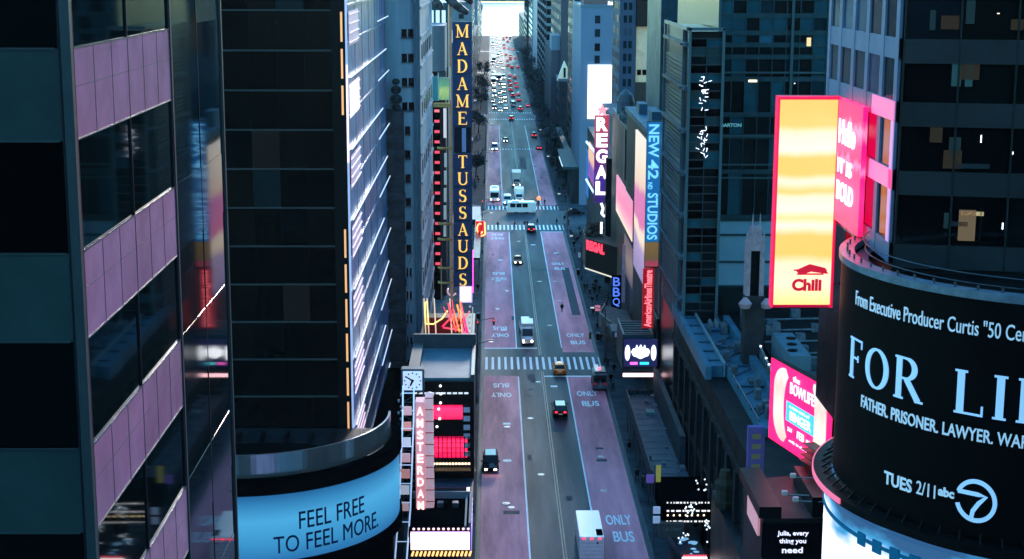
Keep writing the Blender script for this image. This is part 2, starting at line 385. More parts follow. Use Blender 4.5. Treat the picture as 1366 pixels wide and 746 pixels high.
river.node_tree.nodes['Principled BSDF'].inputs['IOR'].default_value = 1.6
sheet('river', -6000, 6000, 1371, 2570, -.1, river)
sheet('far_shore', -6000, 6000, 2570, 9000, .5, mat('far_shore', (.2, .16, .15), .9, var=.4, vs=.01))
mb = MB(); rr = random.Random(4)
pts = [(x, 2700 + 60 * math.sin(x * .01), 30 + 14 * math.sin(x * .004 + 1) + 6 * math.sin(x * .02)) for x in range(-700, 760, 20)]
for i in range(len(pts) - 1):
    a, b = pts[i], pts[i + 1]
    mb.add([(a[0], 2575, .5), (b[0], 2575, .5), (b[0], b[1], b[2]), (a[0], a[1], a[2]), (a[0], a[1] + 500, .5), (b[0], b[1] + 500, .5)], [(0, 1, 2, 3), (3, 2, 5, 4)])
struct('far_cliffs', mb, mat('cliffs', (.3, .22, .2), .9, var=.4, vs=.02))
# warehouses on the far bank
for i in range(9):
    x = -28 + i * 9.5 + rr.uniform(-2, 2); h = rr.uniform(6, 13); ww = rr.uniform(5, 9)
    B = thing('waterfront_block', 'pale pinkish block on the far bank of the river', 'building', (x, 2580, .5), 'blocks on the far river bank')
    mb = MB().box(x, x + ww, 2580, 2592, .5, h); mb.build('wall', mat('far_block', (.5, .36, .33), .8, var=.3, vs=.2), B)
    mb = MB().prism([(x - .4, 2579.5), (x + ww + .4, 2579.5), (x + ww + .4, 2593), (x - .4, 2593)], h, h + .8); mb.build('roof', concrete, B)
# ------------------------------------------------------------------ LEFT SIDE
Rn = random.Random(7)
# 1. near glass corner tower --------------------------------------------
tg = mat('tower_glass', (.008, .014, .016), .03, spec=.5, bump=.03, bs=.25)
lil = mat('lilac_fritted_glass', (.5, .16, .25), .22, var=.3, vs=.35, bump=.05, bs=.3); tealsp = mat('teal_fritted_glass', (.06, .13, .13), .3, var=.2, vs=.5)
frame = mat('tower_frame', (.13, .2, .22), .4, .5, var=.15); darksp = mat('dark_spandrel', (.02, .03, .04), .04, spec=.5, bump=.03, bs=.25)
B = thing('glass_tower', 'nearest dark glass corner tower with lilac bands, at the left edge', 'tower', (-14.4, 40, 0))
MB().box(-21, -8.46, 32.08, 50, 0, 96).build('core', gD, B)
lv = [58.32 - 4.15 * i for i in range(-1, 5)][::-1]
facade(B, (-8.46, 32.3), (-8.46, 41.9), (1, 0), lv, 4.8, 1.85, lil, [tg, gD2, gM], [6, 2, 1], mat('thin_mullion', (.03, .035, .05), .4), .03, .05, rng=Rn, md=.055)
mb = MB()
for z in lv:
    for k in range(1, 6): mb.box(-8.42, -8.405, 32.3 + k * 1.6, 32.34 + k * 1.6, z - 1.83, z - .02)
for z in lv: mb.box(-8.42, -8.407, 32.3, 41.9, z - .78, z - .765)
mb.build('joints', mat('joint_dark', (.06, .05, .09), .5), B)
facade(B, (-8.46, 42.15), (-8.46, 49.9), (1, 0), lv, 3.9, 1.85, darksp, [tg, gM], [5, 1], mat('thin_mullion', (0, 0, 0)), .04, .012, rng=Rn, md=.02)
facade(B, (-20.9, 32.08), (-8.6, 32.08), (0, -1), lv, 1.9, 1.85, tealsp, [gD2, gD], [4, 1], mat('thin_mullion', (0, 0, 0)), .04, .06, rng=Rn, md=.065)
mb = MB()
mb.box(-8.58, -8.38, 31.98, 32.18, 30, 70); mb.build('corner_post', frame, B)
MB().box(-8.5, -8.38, 41.95, 42.1, 30, 70).build('corner_post', frame, B)
MB().box(-8.5, -8.39, 49.85, 50.03, 30, 70).build('corner_post', frame, B)
mb = MB()
for z in lv:
    mb.box(-8.42, -8.4, 32.3, 41.9, z - .02, z + .01); mb.box(-8.42, -8.4, 32.3, 41.9, z - 1.86, z - 1.83)
    mb.box(-20.9, -8.7, 31.99, 32.01, z - .02, z + .02); mb.box(-20.9, -8.7, 31.99, 32.01, z - 1.87, z - 1.83)
mb.build('trim', frame, B)
# 2. dark tower with the light strips ------------------------------------
B = thing('office_tower', 'black glass office tower with bluish side crossed by white light strips', 'tower', (-20, 187, 0))
MB().box(-44, -14.42, 158.3, 215.8, 0, 100).build('core', gD, B)
lv = [55.56 - 3.92 * i for i in range(-3, 13)][::-1]
blk = glass('black_glass', (.002, .003, .003), .2, spec=.15)
blk2 = glass('brown_black_glass', (.005, .0045, .004), .25, spec=.15)
facade(B, (-32, 158.3), (-15.8, 158.3), (0, -1), lv, 2.7, .14, mat('slim_floor_edge', (.1, .115, .12), .5), [blk, gD, blk2, glass('faint_teal_glass', (.012, .03, .034), .25, spec=.15), mat('faint_room', (.004, .004, .0035), .5, em=.004, emcol=(.8, .8, .7))], [14, 2, 4, 1.6, .8], mat('black_mullion', (.004, .004, .004), .5), .02, .22, rng=Rn, md=.06)
MB().box(-15.8, -14.42, 158.0, 158.28, 0, 100).build('corner_pier', dark, B)
side = glass('side_blue_glass', (.22, .5, .88), .4, .02, .35); side2 = glass('side_lilac_glass', (.4, .42, .8), .4, .02, .3); side3 = glass('side_deep_glass', (.2, .5, .9), .3, .02, .3)
lv2 = [48.85 + 7.2 * k / 2 for k in range(-12, 7)]
facade(B, (-14.42, 158.5), (-14.42, 215.7), (1, 0), lv2, 9.5, .25, side3, [side, side2, side3], [5, 4, 2], mat('blue_mullion', (.2, .28, .4), .4, .4), .12, .2, rng=Rn, md=.09)
for k in range(-6, 2):
    z = 48.85 + 7.2 * k
    if k < 1: MB().box(-14.16, -14.02, 159.5, 206 if k % 2 else 214, z - .03, z + .05).build('light_strip', mat('facade_led', (.9, .92, 1), .4, em=.8, emcol=(.85, .92, 1)), B)
    mb = MB().box(-13.98, -13.86, 196, 216.2, z - 3.0, z - 2.9); mb.build('light_strip', ledWs, B)
    mb = MB()
    for j in range(4): mb.box(-14.16, -14.06, 159.3, 171, z - 1.05 - j * .92, z - .98 - j * .92)
    mb.build('light_rungs', mat('rung_pink', (1, .7, .8), .4, em=.42), B)
    MB().box(-14.2, -14.17, 159.3, 170.8, z - 4.1, z - .7).build('rung_panel', mat('pink_panel_bright', (1, .85, .8), .4, em=.95) if k == 0 else mat('pink_panel', (.75, .5, .6), .5, em=.13), B)
    for zz in (z - 3.0, z - 6.6):
        if not 33 < zz < 44: MB().box(-14.88, -14.68, 157.9, 158.0, zz - .6, zz + 2.3).build('orange_strip', mat('deep_orange_led', (1, .5, .2), .4, em=.75, emcol=(1, .33, .08)), B)
MB().box(-14.42, -14.22, 157.9, 158.1, 5, 100).build('corner_light', mat('corner_glow', (.6, .6, .75), .4, em=.25, emcol=(.75, .7, 1)), B)
MB().box(-14.41, -14.2, 157.86, 157.89, 40.5, 50.2).build('corner_light', ledP, B)
# podium behind the curved screen
mb = MB().box(-30, -9.2, 119, 157.7, 0, 13); mb.build('podium', mat('podium_dark', (.02, .03, .035), .5, var=.3, vs=.4), B)
mb = MB()
for i in range(7): mb.box(-28 + i * 2.4, -27.6 + i * 2.4, 121, 155, 13, 13.5)
mb.build('roof_ribs', dark, B)
# 3. curved screen building ----------------------------------------------
cc = (-18.65, 118.8); RAD = math.radians
B = thing('screen_drum', 'curved black drum building wrapped by a blue screen reading FEEL FREE TO FEEL MORE', 'building', (-18.65, 118.8, 0))
mb = MB().lathe((cc[0], cc[1], 0), [(10.9, 0), (10.9, 17.2), (11.25, 17.21), (11.25, 20)], 72); mb.arc(cc, 10.9, 11.24, RAD(-150), RAD(24), 20.01, 24.09, 60); mb.build('drum', black, B)
blueS = screen('blue_screen', [(0, (.02, .16, .42)), (.25, (.04, .30, .62)), (.6, (.07, .42, .78)), (.85, (.03, .24, .52)), (1, (.01, .1, .3))], .12, 1.5, .95, axis=2)
MB().arc(cc, 11.26, 11.42, RAD(-150), RAD(14), 17.95, 23.0, 70).build('screen', blueS, B)
mb = MB().arc(cc, 11.26, 11.62, RAD(-150), RAD(20), 23.02, 24.1, 70).arc(cc, 11.26, 11.62, RAD(-150), RAD(20), 17.0, 17.92, 70).arc(cc, 11.26, 11.6, RAD(14), RAD(24), 17.93, 23.0, 6); mb.build('screen_frame', black, B)
MB().arc(cc, 10.62, 10.78, RAD(-150), RAD(4), 24.11, 25.8, 70).build('metal_band', mat('brushed_metal', (.85, .88, .9), .16, .95, var=.3, vs=.8, streak=(1, 1, .02)), B)
mb = MB()
ink = mat('dark_screen_text', (.01, .02, .06), .4, em=.02, emcol=(.0, .03, .12))
ctext(mb, fit(text_verts('FEEL FREE', .0), 5.7, 1.28), cc, 11.43, RAD(-65), 20.2)
ctext(mb, fit(text_verts('TO FEEL MORE.', .0), 9.3, 1.28), cc, 11.43, RAD(-74.5), 18.55)
mb.build('lettering', ink, B)
# 4. pale party wall behind the tower --------------------------------------
B = thing('stone_building', 'pale blue grey stone building with tiny windows, right of the light strip tower', 'building', (-12, 230, 0))
pw = mat('pale_wall', (.75, .98, 1.1), .8, var=.35, vs=.35, streak=True, bump=.15)
MB().box(-20, -9.75, 218, 262, 0, 90).build('wall', pw, B)
brn = mat('brown_stone', (.16, .15, .17), .85, var=.45, vs=.9, bump=.6, bs=2)
mb = MB().box(-14.6, -12.05, 216.6, 217.98, 0, 40.5)
for z in range(2, 40, 2): mb.box(-14.62, -12.2 + .18 * ((z // 2) % 3), 216.3, 216.6, z, z + 1.1)
mb.build('quoin_pier', brn, B)
mb = MB()
for k, (z, r) in enumerate(((40.8, .55), (41.9, .7), (43.2, .6), (44.3, .45))): mb.ball((-13.0, 216.6, z), r, 10, 8, 1.2, .6, 1)
mb.build('carved_ornament', mat('dark_carving', (.07, .09, .09), .9, var=.5, vs=1.5, bump=.8), B)
for z in [4 + 3.3 * i for i in range(15)]:
    for x in (-11.9, -11.0) if z > 38 else (-11.55,):
        w_ = MB().box(x - .35, x + .35, 217.9, 217.96, z, z + 1.1).build('window', gD, B)
        MB().box(x - .42, x + .42, 217.75, 217.97, z - .16, z - .02).build('sill', concrete, w_)
mb = MB().box(-10.6, -10.3, 217.5, 217.99, 0, 80).box(-10.0, -9.75, 217.4, 217.99, 0, 80).box(-14.5, -9.7, 217.6, 217.99, 56, 56.6); mb.build('pilaster', mat('pale_trim', (.33, .48, .56), .7, var=.2, vs=.5), B)
mb = MB()
for z in [6 + 4 * i for i in range(18)]: mb.box(-9.74, -9.55, 218.2, 261, z, z + .35)
mb.build('string_course', pw, B)
for i in range(36):
    y = 222 + (i % 6) * 6.6; z = 7 + (i // 6) * 8
    MB().box(-9.74, -9.66, y, y + 2, z, z + 2).build('window', gM, B)
P_ = tag(MB().tube((-10.9, 205, 10), (-10.9, 205, 21.5), .13, .1).tube((-10.9, 205, 21.5), (-10.2, 203, 23.2), .08).build('mast', mat('pale_pole', (.6, .66, .75), .4, .4)), 'tall pale mast on the podium behind the clock', 'mast')
# terrace block between the podium and the theatre
B = thing('podium_block', 'dark low block behind the clock', 'building', (-12, 190, 0))
MB().box(-14, -9.3, 166.5, 210, 0, 5.5).build('wall', dark, B)
MB().box(-14.1, -9.2, 166.4, 210, 5.51, 6).build('roof', black, B)
# 5. clock -----------------------------------------------------------------
B = thing('street_clock', 'square white faced clock in a blue grey box on a truss', 'clock', (-8.45, 165, 12))
MB().box(-9.7, -7.25, 164.6, 166.0, 15.0, 17.5).build('case', bluesteel, B, bevel=.06)
MB().box(-9.5, -7.45, 164.55, 164.59, 15.2, 17.3).build('face', mat('clock_face', (.7, .76, .95), .4, em=.62, emcol=(.62, .72, 1)), B)
mb = MB(); cx_, cz_ = -8.47, 16.25
for k in range(12):
    a = k * PI / 6; mb.box(cx_ + .84 * math.sin(a) - .07, cx_ + .84 * math.sin(a) + .07, 164.5, 164.54, cz_ + .84 * math.cos(a) - .07, cz_ + .84 * math.cos(a) + .07)
mb.build('hour_marks', black, B)
for nm, a, L, w_ in (('minute_hand', RAD(-57), .92, .1), ('hour_hand', RAD(205), .6, .13)):
    d = Vector((math.sin(a), 0, math.cos(a))); MB().tube(Vector((cx_, 164.49, cz_)) - d * .12, Vector((cx_, 164.49, cz_)) + d * L, w_, w_ * .6).build(nm, black, B)
mb = MB()
for x in (-9.6, -7.35):
    for y in (164.8, 165.8): mb.tube((x, y, 2), (x, y, 15), .07)
for k in range(9):
    z = 3 + k * 1.35; mb.tube((-9.6, 164.8, z), (-7.35, 164.8, z + 1.3), .045); mb.tube((-9.6, 164.8, z), (-7.35, 164.8, z), .045); mb.tube((-7.35, 164.8, z), (-9.6, 164.8, z + 1.3), .03)
mb.build('truss', steel, B)
# 6. theatre with vertical name sign -------------------------------------
B = thing('theatre_sign', 'tall pinkish white vertical sign with red neon letters AMSTERDAM', 'sign', (-6.7, 150, 6))
pk = mat('pink_enamel', (.75, .5, .5), .45, em=.28, emcol=(1, .5, .52), var=.12)
mb = MB()
mb.prism([(-7.45, 149.2), (-6.55, 149.0), (-6.55, 151), (-7.45, 151)], 6.6, 18.2); mb.build('neon_panel', mat('neon_panel', (.5, .25, .28), .4, em=.38, emcol=(1, .4, .45)), B)
mb = MB()
for k in range(10): mb.prism([(-6.52, 149.35), (-5.7 - .006 * k, 149.5), (-5.7 - .006 * k, 151), (-6.52, 151)], 6.9 + k * 1.17, 6.9 + k * 1.17 + 1.09)
mb.lathe((-6.1, 150.3, 5.6), [(.95, 0), (.8, .8), (.5, 1.3)], 12); mb.ball((-6.1, 150.3, 18.6), .45, 10, 6, 1, 1, .7)
mb.build('blade', pk, B)
mb = MB()
for k in range(10): mb.box(-6.5, -5.66, 149.3, 149.34, 7.99 + k * 1.17, 8.06 + k * 1.17)
mb.build('ribs', black, B)
nl = mat('neon_letters', (1, .75, .7), .4, em=2.2, emcol=(1, .55, .5))
for k, ch in enumerate('AMSTERDAM'):
    z = 16.9 - k * 1.2
    mb = MB(); wtext(mb, ch, (-7.3, 149.0 - .02, z), (1, 0, 0), (0, 0, 1), (0, -1, 0), .62, .86, .02); mb.build('letter', nl, B)
B = thing('theatre_marquee', 'bright white lit theatre marquee edged with warm bulbs, below the AMSTERDAM sign', 'marquee', (-5, 147, 4.6))
mb = MB().box(-7.9, -2.0, 143.2, 152.5, 4.9, 7.3); mb.build('canopy', black, B)
MB().box(-7.7, -2.1, 143.1, 143.19, 5.35, 7.15).build('front_panel', screen('marquee_front', [(0, (1, .85, .6)), (.12, (1, .95, .95)), (.3, (.95, .5, .9)), (.42, (1, .95, 1)), (.9, (1, .9, 1)), (1, (.6, .3, .8))], .06, 3, 2.4), B)
MB().box(-2.0, -1.92, 143.4, 152, 5.0, 7.2).build('side_panel', mat('violet_panel', (.4, .3, .9), .4, em=.8, emcol=(.45, .3, 1)), B)
mb = MB().box(-2.2, -1.95, 143.2, 152.5, 7.3, 8.0).box(-7.9, -2.2, 152.25, 152.5, 7.3, 8.0).box(-2.6, -2.42, 143.2, 152.5, 7.3, 7.7); mb.build('parapet', mat('pale_parapet', (.4, .5, .55), .6), B)
mb = MB()
for k in range(12): mb.ball((-7.4 + k * .47, 143.15, 7.42), .13, 6, 4)
for k in range(6): mb.ball((-1.96, 144 + k * 1.5, 7.5), .08, 6, 4)
mb.build('bulb_row', mat('pink_bulb', (1, .7, .7), .4, em=1.6, emcol=(1, .6, .6)), B)
mb = MB()
for k in range(15): mb.tube((-7.6 + k * .39, 143.0, 4.75), (-7.45 + k * .39, 143.25, 5.15), .11, .11, 6)
mb.build('bulb_row', mat('amber_bulb', (1, .6, .25), .4, em=1.5, emcol=(1, .5, .15)), B)
for x in (-5.1, -3.6): MB().box(x - .3, x + .3, 149.4, 150.2, 7.31, 7.8).build('hatch', steel, B, bevel=.04)
# lit scaffold between drum and theatre sign
B = thing('scaffold', 'lit white scaffold with small signs left of the AMSTERDAM sign', 'scaffold', (-8.5, 152, 0))
mb = MB()
for x in (-9.1, -8.0):
    mb.path([(x, 141, 5), (x + .15, 146, 8.5), (x + .25, 152, 15.5), (x + .1, 156, 18)], .08)
for k in range(10): t = k / 9; mb.tube((-9.1, 141 + 14 * t, 5 + 12.5 * t), (-7.8, 141 + 14 * t, 5 + 12.5 * t), .05)
mb.build('rails', mat('lit_rail', (.7, .8, .95), .4, em=.35, emcol=(.7, .85, 1)), B)
for k in range(7):
    y = 146 + k * 1.2; MB().box(-8.95, -8.0, y, y + .1, 8.2 + k * 1.25, 9.1 + k * 1.25).build('panel', [mat('poster_a', (.7, .4, .4), .5, em=.35), mat('poster_b', (.6, .6, .65), .5, em=.4), mat('poster_c', (.8, .3, .25), .5, em=.3)][k % 3], B)
mb = MB()
for k in range(24): mb.box(-9.6 + .25 * (k % 2), -9.4 + .25 * (k % 2), 150 + k * .3, 150.2 + k * .3, 4 + k * .55, 4.25 + k * .55)
mb.build('chequer', mat('pale_chequer', (.4, .45, .5), .6), B)
# theatre block with the blue roof
B = thing('theatre_block', 'low block with pale blue roof and red screens facing the marquee', 'building', (-5, 176, 0))
MB().box(-9.2, -1.95, 168, 182.5, 0, 15.2).build('wall', dark, B)
MB().box(-8.0, -2.3, 168.6, 182.2, 15.21, 15.5).build('roof', mat('teal_roof', (.16, .42, .55), .5, var=.2, vs=.4), B)
mb = MB().box(-9.2, -8.02, 168, 182.5, 15.2, 16.3).box(-2.28, -1.9, 168, 182.5, 15.2, 16.0).box(-9.2, -1.9, 182.2, 182.6, 15.2, 17.2); mb.build('parapet', steel, B)
redS = screen('red_screen', [(0, (.4, .0, .04)), (.3, (1, .012, .07)), (.8, (1, .02, .1)), (1, (.4, .0, .04))], .3, 3, 2.6)
MB().box(-6.6, -3.2, 167.8, 167.96, 11.0, 12.6).build('red_screen', redS, B)
MB().box(-6.6, -2.7, 167.8, 167.96, 6.6, 9.0).build('red_screen', redS, B)
mb = MB()
for k in range(9): mb.box(-6.4 + k * .48, -6.3 + k * .48, 167.7, 167.79, 6.5, 9.1)
for k in range(5): mb.box(-6.7, -2.4, 167.66, 167.7, 6.6 + k * .58, 6.66 + k * .58)
mb.build('lattice', dark, B)
for z in (6.8, 7.8, 8.8, 9.8, 10.8, 11.8): MB().box(-3.1, -2.4, 167.75, 167.96, z, z + .55).build('side_window', mat('pale_window', (.3, .35, .42), .3, em=.06), B)
mb = MB()
for k in range(10): mb.box(-8.6 + k * .62, -8.15 + k * .62, 167.7, 167.9, 13.9, 14.05)
mb.build('light_string', mat('pale_string', (.8, .8, .8), .4, em=.8), B)
mb = MB()
for k in range(12): mb.box(-6.5 + k * .35, -6.25 + k * .35, 167.7, 167.9, 5.85, 6.02)
mb.build('light_string', bulb, B)
for (x, z) in ((-5.6, 14.9), (-5.55, 14.0), (-5.6, 13.0), (-5.8, 12.3), (-5.7, 11.2), (-6.0, 10.3)): MB().ball((x, 167.4, z), .14, 8, 5).build('lamp', bulbW, B)
mb = MB().box(-6.2, -2.3, 166.2, 167.9, 5.2, 5.6); mb.build('ledge', dark, B)
MB().box(-6.2, -2.0, 153, 168, 2.5, 4.2).build('lower_canopy', mat('slate_canopy', (.1, .16, .24), .5, var=.3, vs=.5), B)
mb = MB()
for k in range(4): mb.box(-6.1, -2.3, 153.2 + k * 3.4, 153.35 + k * 3.4, 4.21, 4.6)
mb.build('canopy_rail', steel, B)
MB().box(-2.6, -2.3, 157, 157.2, 4.3, 6.8).build('lit_sign', mat('white_pink_sign', (1, .85, .95), .4, em=2.2), B)
# awnings along the left kerb
for i, (y0, y1, c_) in enumerate(((183, 206, 'slate'), (207, 226, 'dark green'), (300, 352, 'charcoal'))):
    A = thing('awning', f'long narrow {c_} awning over the left pavement, ' + ['beside the blue roofed block', 'behind the neon signs', 'nearest the avenue'][i], 'awning', (-2.4, y0, 0), None)
    MB().box(-3.6, -2.3, y0, y1, 4.2, 4.6).build('canopy', [steel, mat('green_canvas', (.05, .1, .1), .7), dark][i], A)
    mb = MB()
    for k in range(5): mb.tube((-2.5, y0 + 1 + k * (y1 - y0 - 2) / 4, .14), (-2.5, y0 + 1 + k * (y1 - y0 - 2) / 4, 4.2), .06)
    mb.build('post', dark, A)
# 7. neon entertainment fronts --------------------------------------------
B = thing('neon_roof_sign', 'red and orange neon fan with pale upright poles and a yellow arch', 'sign', (-6, 198, 12))
MB().box(-9.3, -2.3, 184, 215, 0, 12.5).build('base_block', dark, B)
mb = MB()
for k, x in enumerate((-8.3, -7.9, -7.0, -5.0, -3.7)): mb.tube((x, 196, 12.5), (x - .35, 198, 18.2 - (.0 if k else 0)), .08)
mb.build('poles', mat('pale_lit_pole', (.8, .7, .5), .4, em=.6, emcol=(1, .75, .45)), B)
mb = MB().path([(-8.5, 197, 17.8), (-8.4, 196.6, 15.2), (-7.4, 196.4, 15.2), (-6.3, 196.4, 15.9), (-5.6, 196.6, 16.9)], .11); mb.path([(-8.5, 197, 17.8), (-8.2, 197, 18), (-8.05, 196.8, 15.2)], .09)
mb.build('arch', mat('yellow_neon', (1, .8, .3), .4, em=1.5, emcol=(1, .7, .2)), B)
mb = MB()
for a_, b_ in (((-6.3, 14.7), (-5.2, 15.9)), ((-5.2, 15.9), (-5.5, 17.8)), ((-5.5, 17.8), (-4.6, 14.4)), ((-4.9, 17.0), (-4.1, 14.0)), ((-4.4, 17.6), (-3.5, 13.6)), ((-4.0, 18.0), (-2.8, 12.8)), ((-6.2, 14.6), (-3.6, 14.2)), ((-3.8, 16.9), (-3.1, 13.0))): mb.tube((a_[0], 197, a_[1]), (b_[0], 197, b_[1]), .13, .1, 6)
mb.build('fan', screen('fan_neon', [(0, (.9, .02, .1)), (.35, (1, .1, .15)), (.6, (1, .45, .05)), (.8, (1, .05, .25)), (1, (.8, .0, .2))], .5, 6, 1.5, axis=0), B)
mb = MB()
for k in range(4): a = RAD(40 + k * 30); mb.tube((-4.6, 196.4, 14.2), (-4.6 + 2.6 * math.cos(a) * .9, 196.4, 14.2 + 4.2 * math.sin(a)), .05)
mb.build('rays', ledR, B)
mb = MB()
for k in range(6): mb.ball((-2.9 + .1 * (k % 2), 199, 13.4 + k * .7), .16, 6, 4)
mb.path([(-2.6, 199, 12.6), (-2.45, 199, 16.8)], .07); mb.path([(-3.6, 199, 13), (-2.6, 199, 12.8)], .06); mb.build('side_lamps', mat('grey_lamp', (.5, .6, .6), .4, em=.35), B)
MB().box(-8.8, -3.5, 200, 200.2, 13, 15.2).build('backdrop', mat('dark_red_board', (.12, .01, .02), .5, em=.04, emcol=(1, .1, .1)), B)
# black panel with red bars
B = thing('red_bar_sign', 'tall black panel with a ladder of short red bars', 'sign', (-9.8, 270, 2.7))
MB().box(-10.95, -8.85, 270.2, 271.2, 2.7, 37).build('panel', black, B)
for k in range(20):
    z = 35.5 - k * 1.76
    if z > 8: MB().box(-9.75, -8.9, 270.0, 270.19, z - .22, z + .22).build('bar', mat('coral_bar', (1, .25, .25), .4, em=1.0, emcol=(1, .16, .18)) if k == 0 else mat('red_bar', (1, .12, .15), .4, em=.85, emcol=(1, .06, .1)), B)
# brass tower with rings
brass = mat('brass', (.5, .33, .12), .4, .5, em=.03, var=.3, vs=.6)
B = thing('brass_frame', 'slender brass frame with curved hoops and lit green panel', 'sign frame', (-7.9, 269, 2.7))
mb = MB().tube((-6.95, 269.4, 2.8), (-6.95, 269.4, 55), .22, .22, 10).tube((-8.75, 270, 2.8), (-8.75, 270, 10), .08)
mb.build('mast', mat('copper_brass', (.5, .3, .2), .4, .5, em=.05, emcol=(1, .6, .35), var=.2), B)
for z, flat in ((36.2, 1), (29.3, 0), (16.3, 0), (13.6, 0), (8.6, 0), (6.0, 0)):
    mb = MB(); kk = ell(-8.0, 0, 1.15, .9, 180, 360, 12)
    if flat: mb.box(-9.9, -7.1, 269.1, 269.6, z, z + .7)
    else: mb.path([(a, 269.4 + b, z) for a, b in kk], .22)
    mb.build('hoop', brass, B)
MB().box(-8.9, -7.25, 269.2, 269.5, 37.4, 41.2).build('green_panel', screen('green_panel', [(0, (.2, .5, .25)), (.4, (.5, .85, .3)), (.7, (.15, .5, .3)), (1, (.1, .3, .3))], .6, 4, .7), B)
MB().box(-10.8, -9.1, 269.6, 269.9, 37.2, 41.4).build('teal_panel', mat('teal_panel', (.06, .28, .32), .4, em=.04), B)
MB().box(-8.2, -7.7, 269.2, 269.35, 31, 36).build('white_panel', mat('white_strip', (.85, .75, .7), .4, em=.5), B)
mb = MB()
for k in range(5): mb.box(-8.3 + .05 * k, -7.85 + .05 * k, 269.2, 269.35, 14 + 3 * k, 16.4 + 3 * k)
mb.build('white_strips', mat('pale_strip', (.55, .6, .55), .4, em=.2), B)
mb = MB().tube((-7.0, 269.2, 37.3), (-7.0, 269.2, 43), .09).tube((-9.0, 269.2, 37.3), (-9.0, 269.2, 42), .07); mb.build('rods', mat('cream_rod', (.8, .75, .6), .4), B)
# 8. the tall vertical name sign -----------------------------------------
B = thing('wax_museum_sign', 'tall navy vertical sign with gold letters MADAME TUSSAUDS', 'sign', (-5, 270, 3))
navy = mat('navy_panel', (.03, .06, .15), .35, em=.015, emcol=(.1, .3, .8)); gold = mat('gold_letters', (1, .6, .12), .4, em=1.15, emcol=(1, .52, .08))
MB().box(-6.55, -3.4, 270.35, 270.8, 5.2, 50.5).build('frame', bluesteel, B)
z = 50.35
for k, ch in enumerate('MADAME-TUSSAUDS'):
    if ch == '-':
        MB().box(-6.4, -3.55, 270.2, 270.34, z - 4.4, z - .1).build('blank_panel', mat('blue_black_panel', (.02, .04, .08), .2), B)
        MB().box(-5.1, -4.4, 270.1, 270.19, z - 4.3, z - .2).build('sheen_strip', mat('steel_blue_strip', (.25, .38, .6), .4, em=.05), B); z -= 4.5; continue
    A = MB().box(-6.6, -3.35, 270.0, 270.34, z - 2.78, z - .06).build('letter_panel', navy, B, bevel=.03)
    mb = MB(); vf = fit(serif(ch), {'M': 2.2, 'A': 1.75, 'E': 1.5, 'T': 1.5, 'S': 1.25, 'U': 1.75, 'D': 1.65}[ch], 2.15, .1)
    w_ = max(p[0] for p in vf[0]); put(mb, vf, (-4.97 - w_ / 2, 269.99, z - 2.5), (1, 0, 0), (0, 0, 1), (0, -1, 0)); mb.build('letter', gold, A)
    MB().box(-6.6, -3.35, 269.98, 270.2, z - .07, z + .0).build('divider', mat('divider_blue', (.2, .35, .5), .4, .4), A)
    z -= 2.93
mb = MB().box(-5.6, -3.4, 269.7, 270.6, 2.3, 5.15); A = mb.build('base_box', mat('violet_edge', (.5, .4, 1), .4, em=1.0, emcol=(.7, .55, 1)), B)
MB().box(-5.35, -3.75, 269.6, 269.69, 2.6, 5.0).build('white_screen', ledW, A)
MB().box(-3.32, -3.22, 270, 270.3, 4, 11.5).build('pink_edge', mat('strong_magenta', (1, .1, .5), .4, em=7, emcol=(1, .03, .35)), B)
mb = MB().path([(a, 269.5, b) for a, b in ell(-6.9, 4.4, .75, .8, 150, 330, 10)], .16); mb.build('crescent', mat('rose_crescent', (.9, .5, .6), .4, em=.5), B)
B = thing('giant_hand', 'giant bronze hand gripping the top of the MADAME TUSSAUDS sign', 'sculpture', (-5.5, 270, 51))
bz = mat('bronze_hand', (.22, .24, .24), .4, .35, var=.3, vs=1.2)
def finger(pts, r): 
    mb = MB(); mb.path(pts, r, 12)
    for p, q in zip(pts, r): mb.ball(p, q, 12, 8)
    return mb.build('finger', bz, B, smooth=True)
mb = MB(); mb.ball((-8.6, 270.2, 57.4), 2.6, 16, 12, 1.2, .6, .9); mb.tube((-9.5, 270.5, 58), (-12, 271, 62), 1.7, 1.9, 16); mb.build('palm', bz, B, smooth=True)
finger([(-8.4, 269.6, 56.2), (-6.8, 269.0, 54.0), (-5.3, 268.8, 52.7), (-4.3, 268.9, 52.1)], [.95, .82, .68, .5])
finger([(-8.0, 270.2, 57.3), (-6.0, 269.4, 56.0), (-4.4, 269.2, 54.6), (-3.6, 269.2, 53.9)], [.95, .85, .7, .52])
finger([(-7.6, 271.0, 58.0), (-5.6, 270.8, 57.2), (-4.2, 270.6, 56.0), (-3.4, 270.6, 55.2)], [.9, .8, .66, .5])
finger([(-7.4, 271.8, 58.4), (-5.6, 271.8, 58.0), (-4.4, 271.6, 57.2)], [.8, .7, .5])
finger([(-9.6, 269.6, 55.6), (-9.4, 268.9, 53.9), (-8.6, 268.6, 53.0)], [.9, .8, .6])
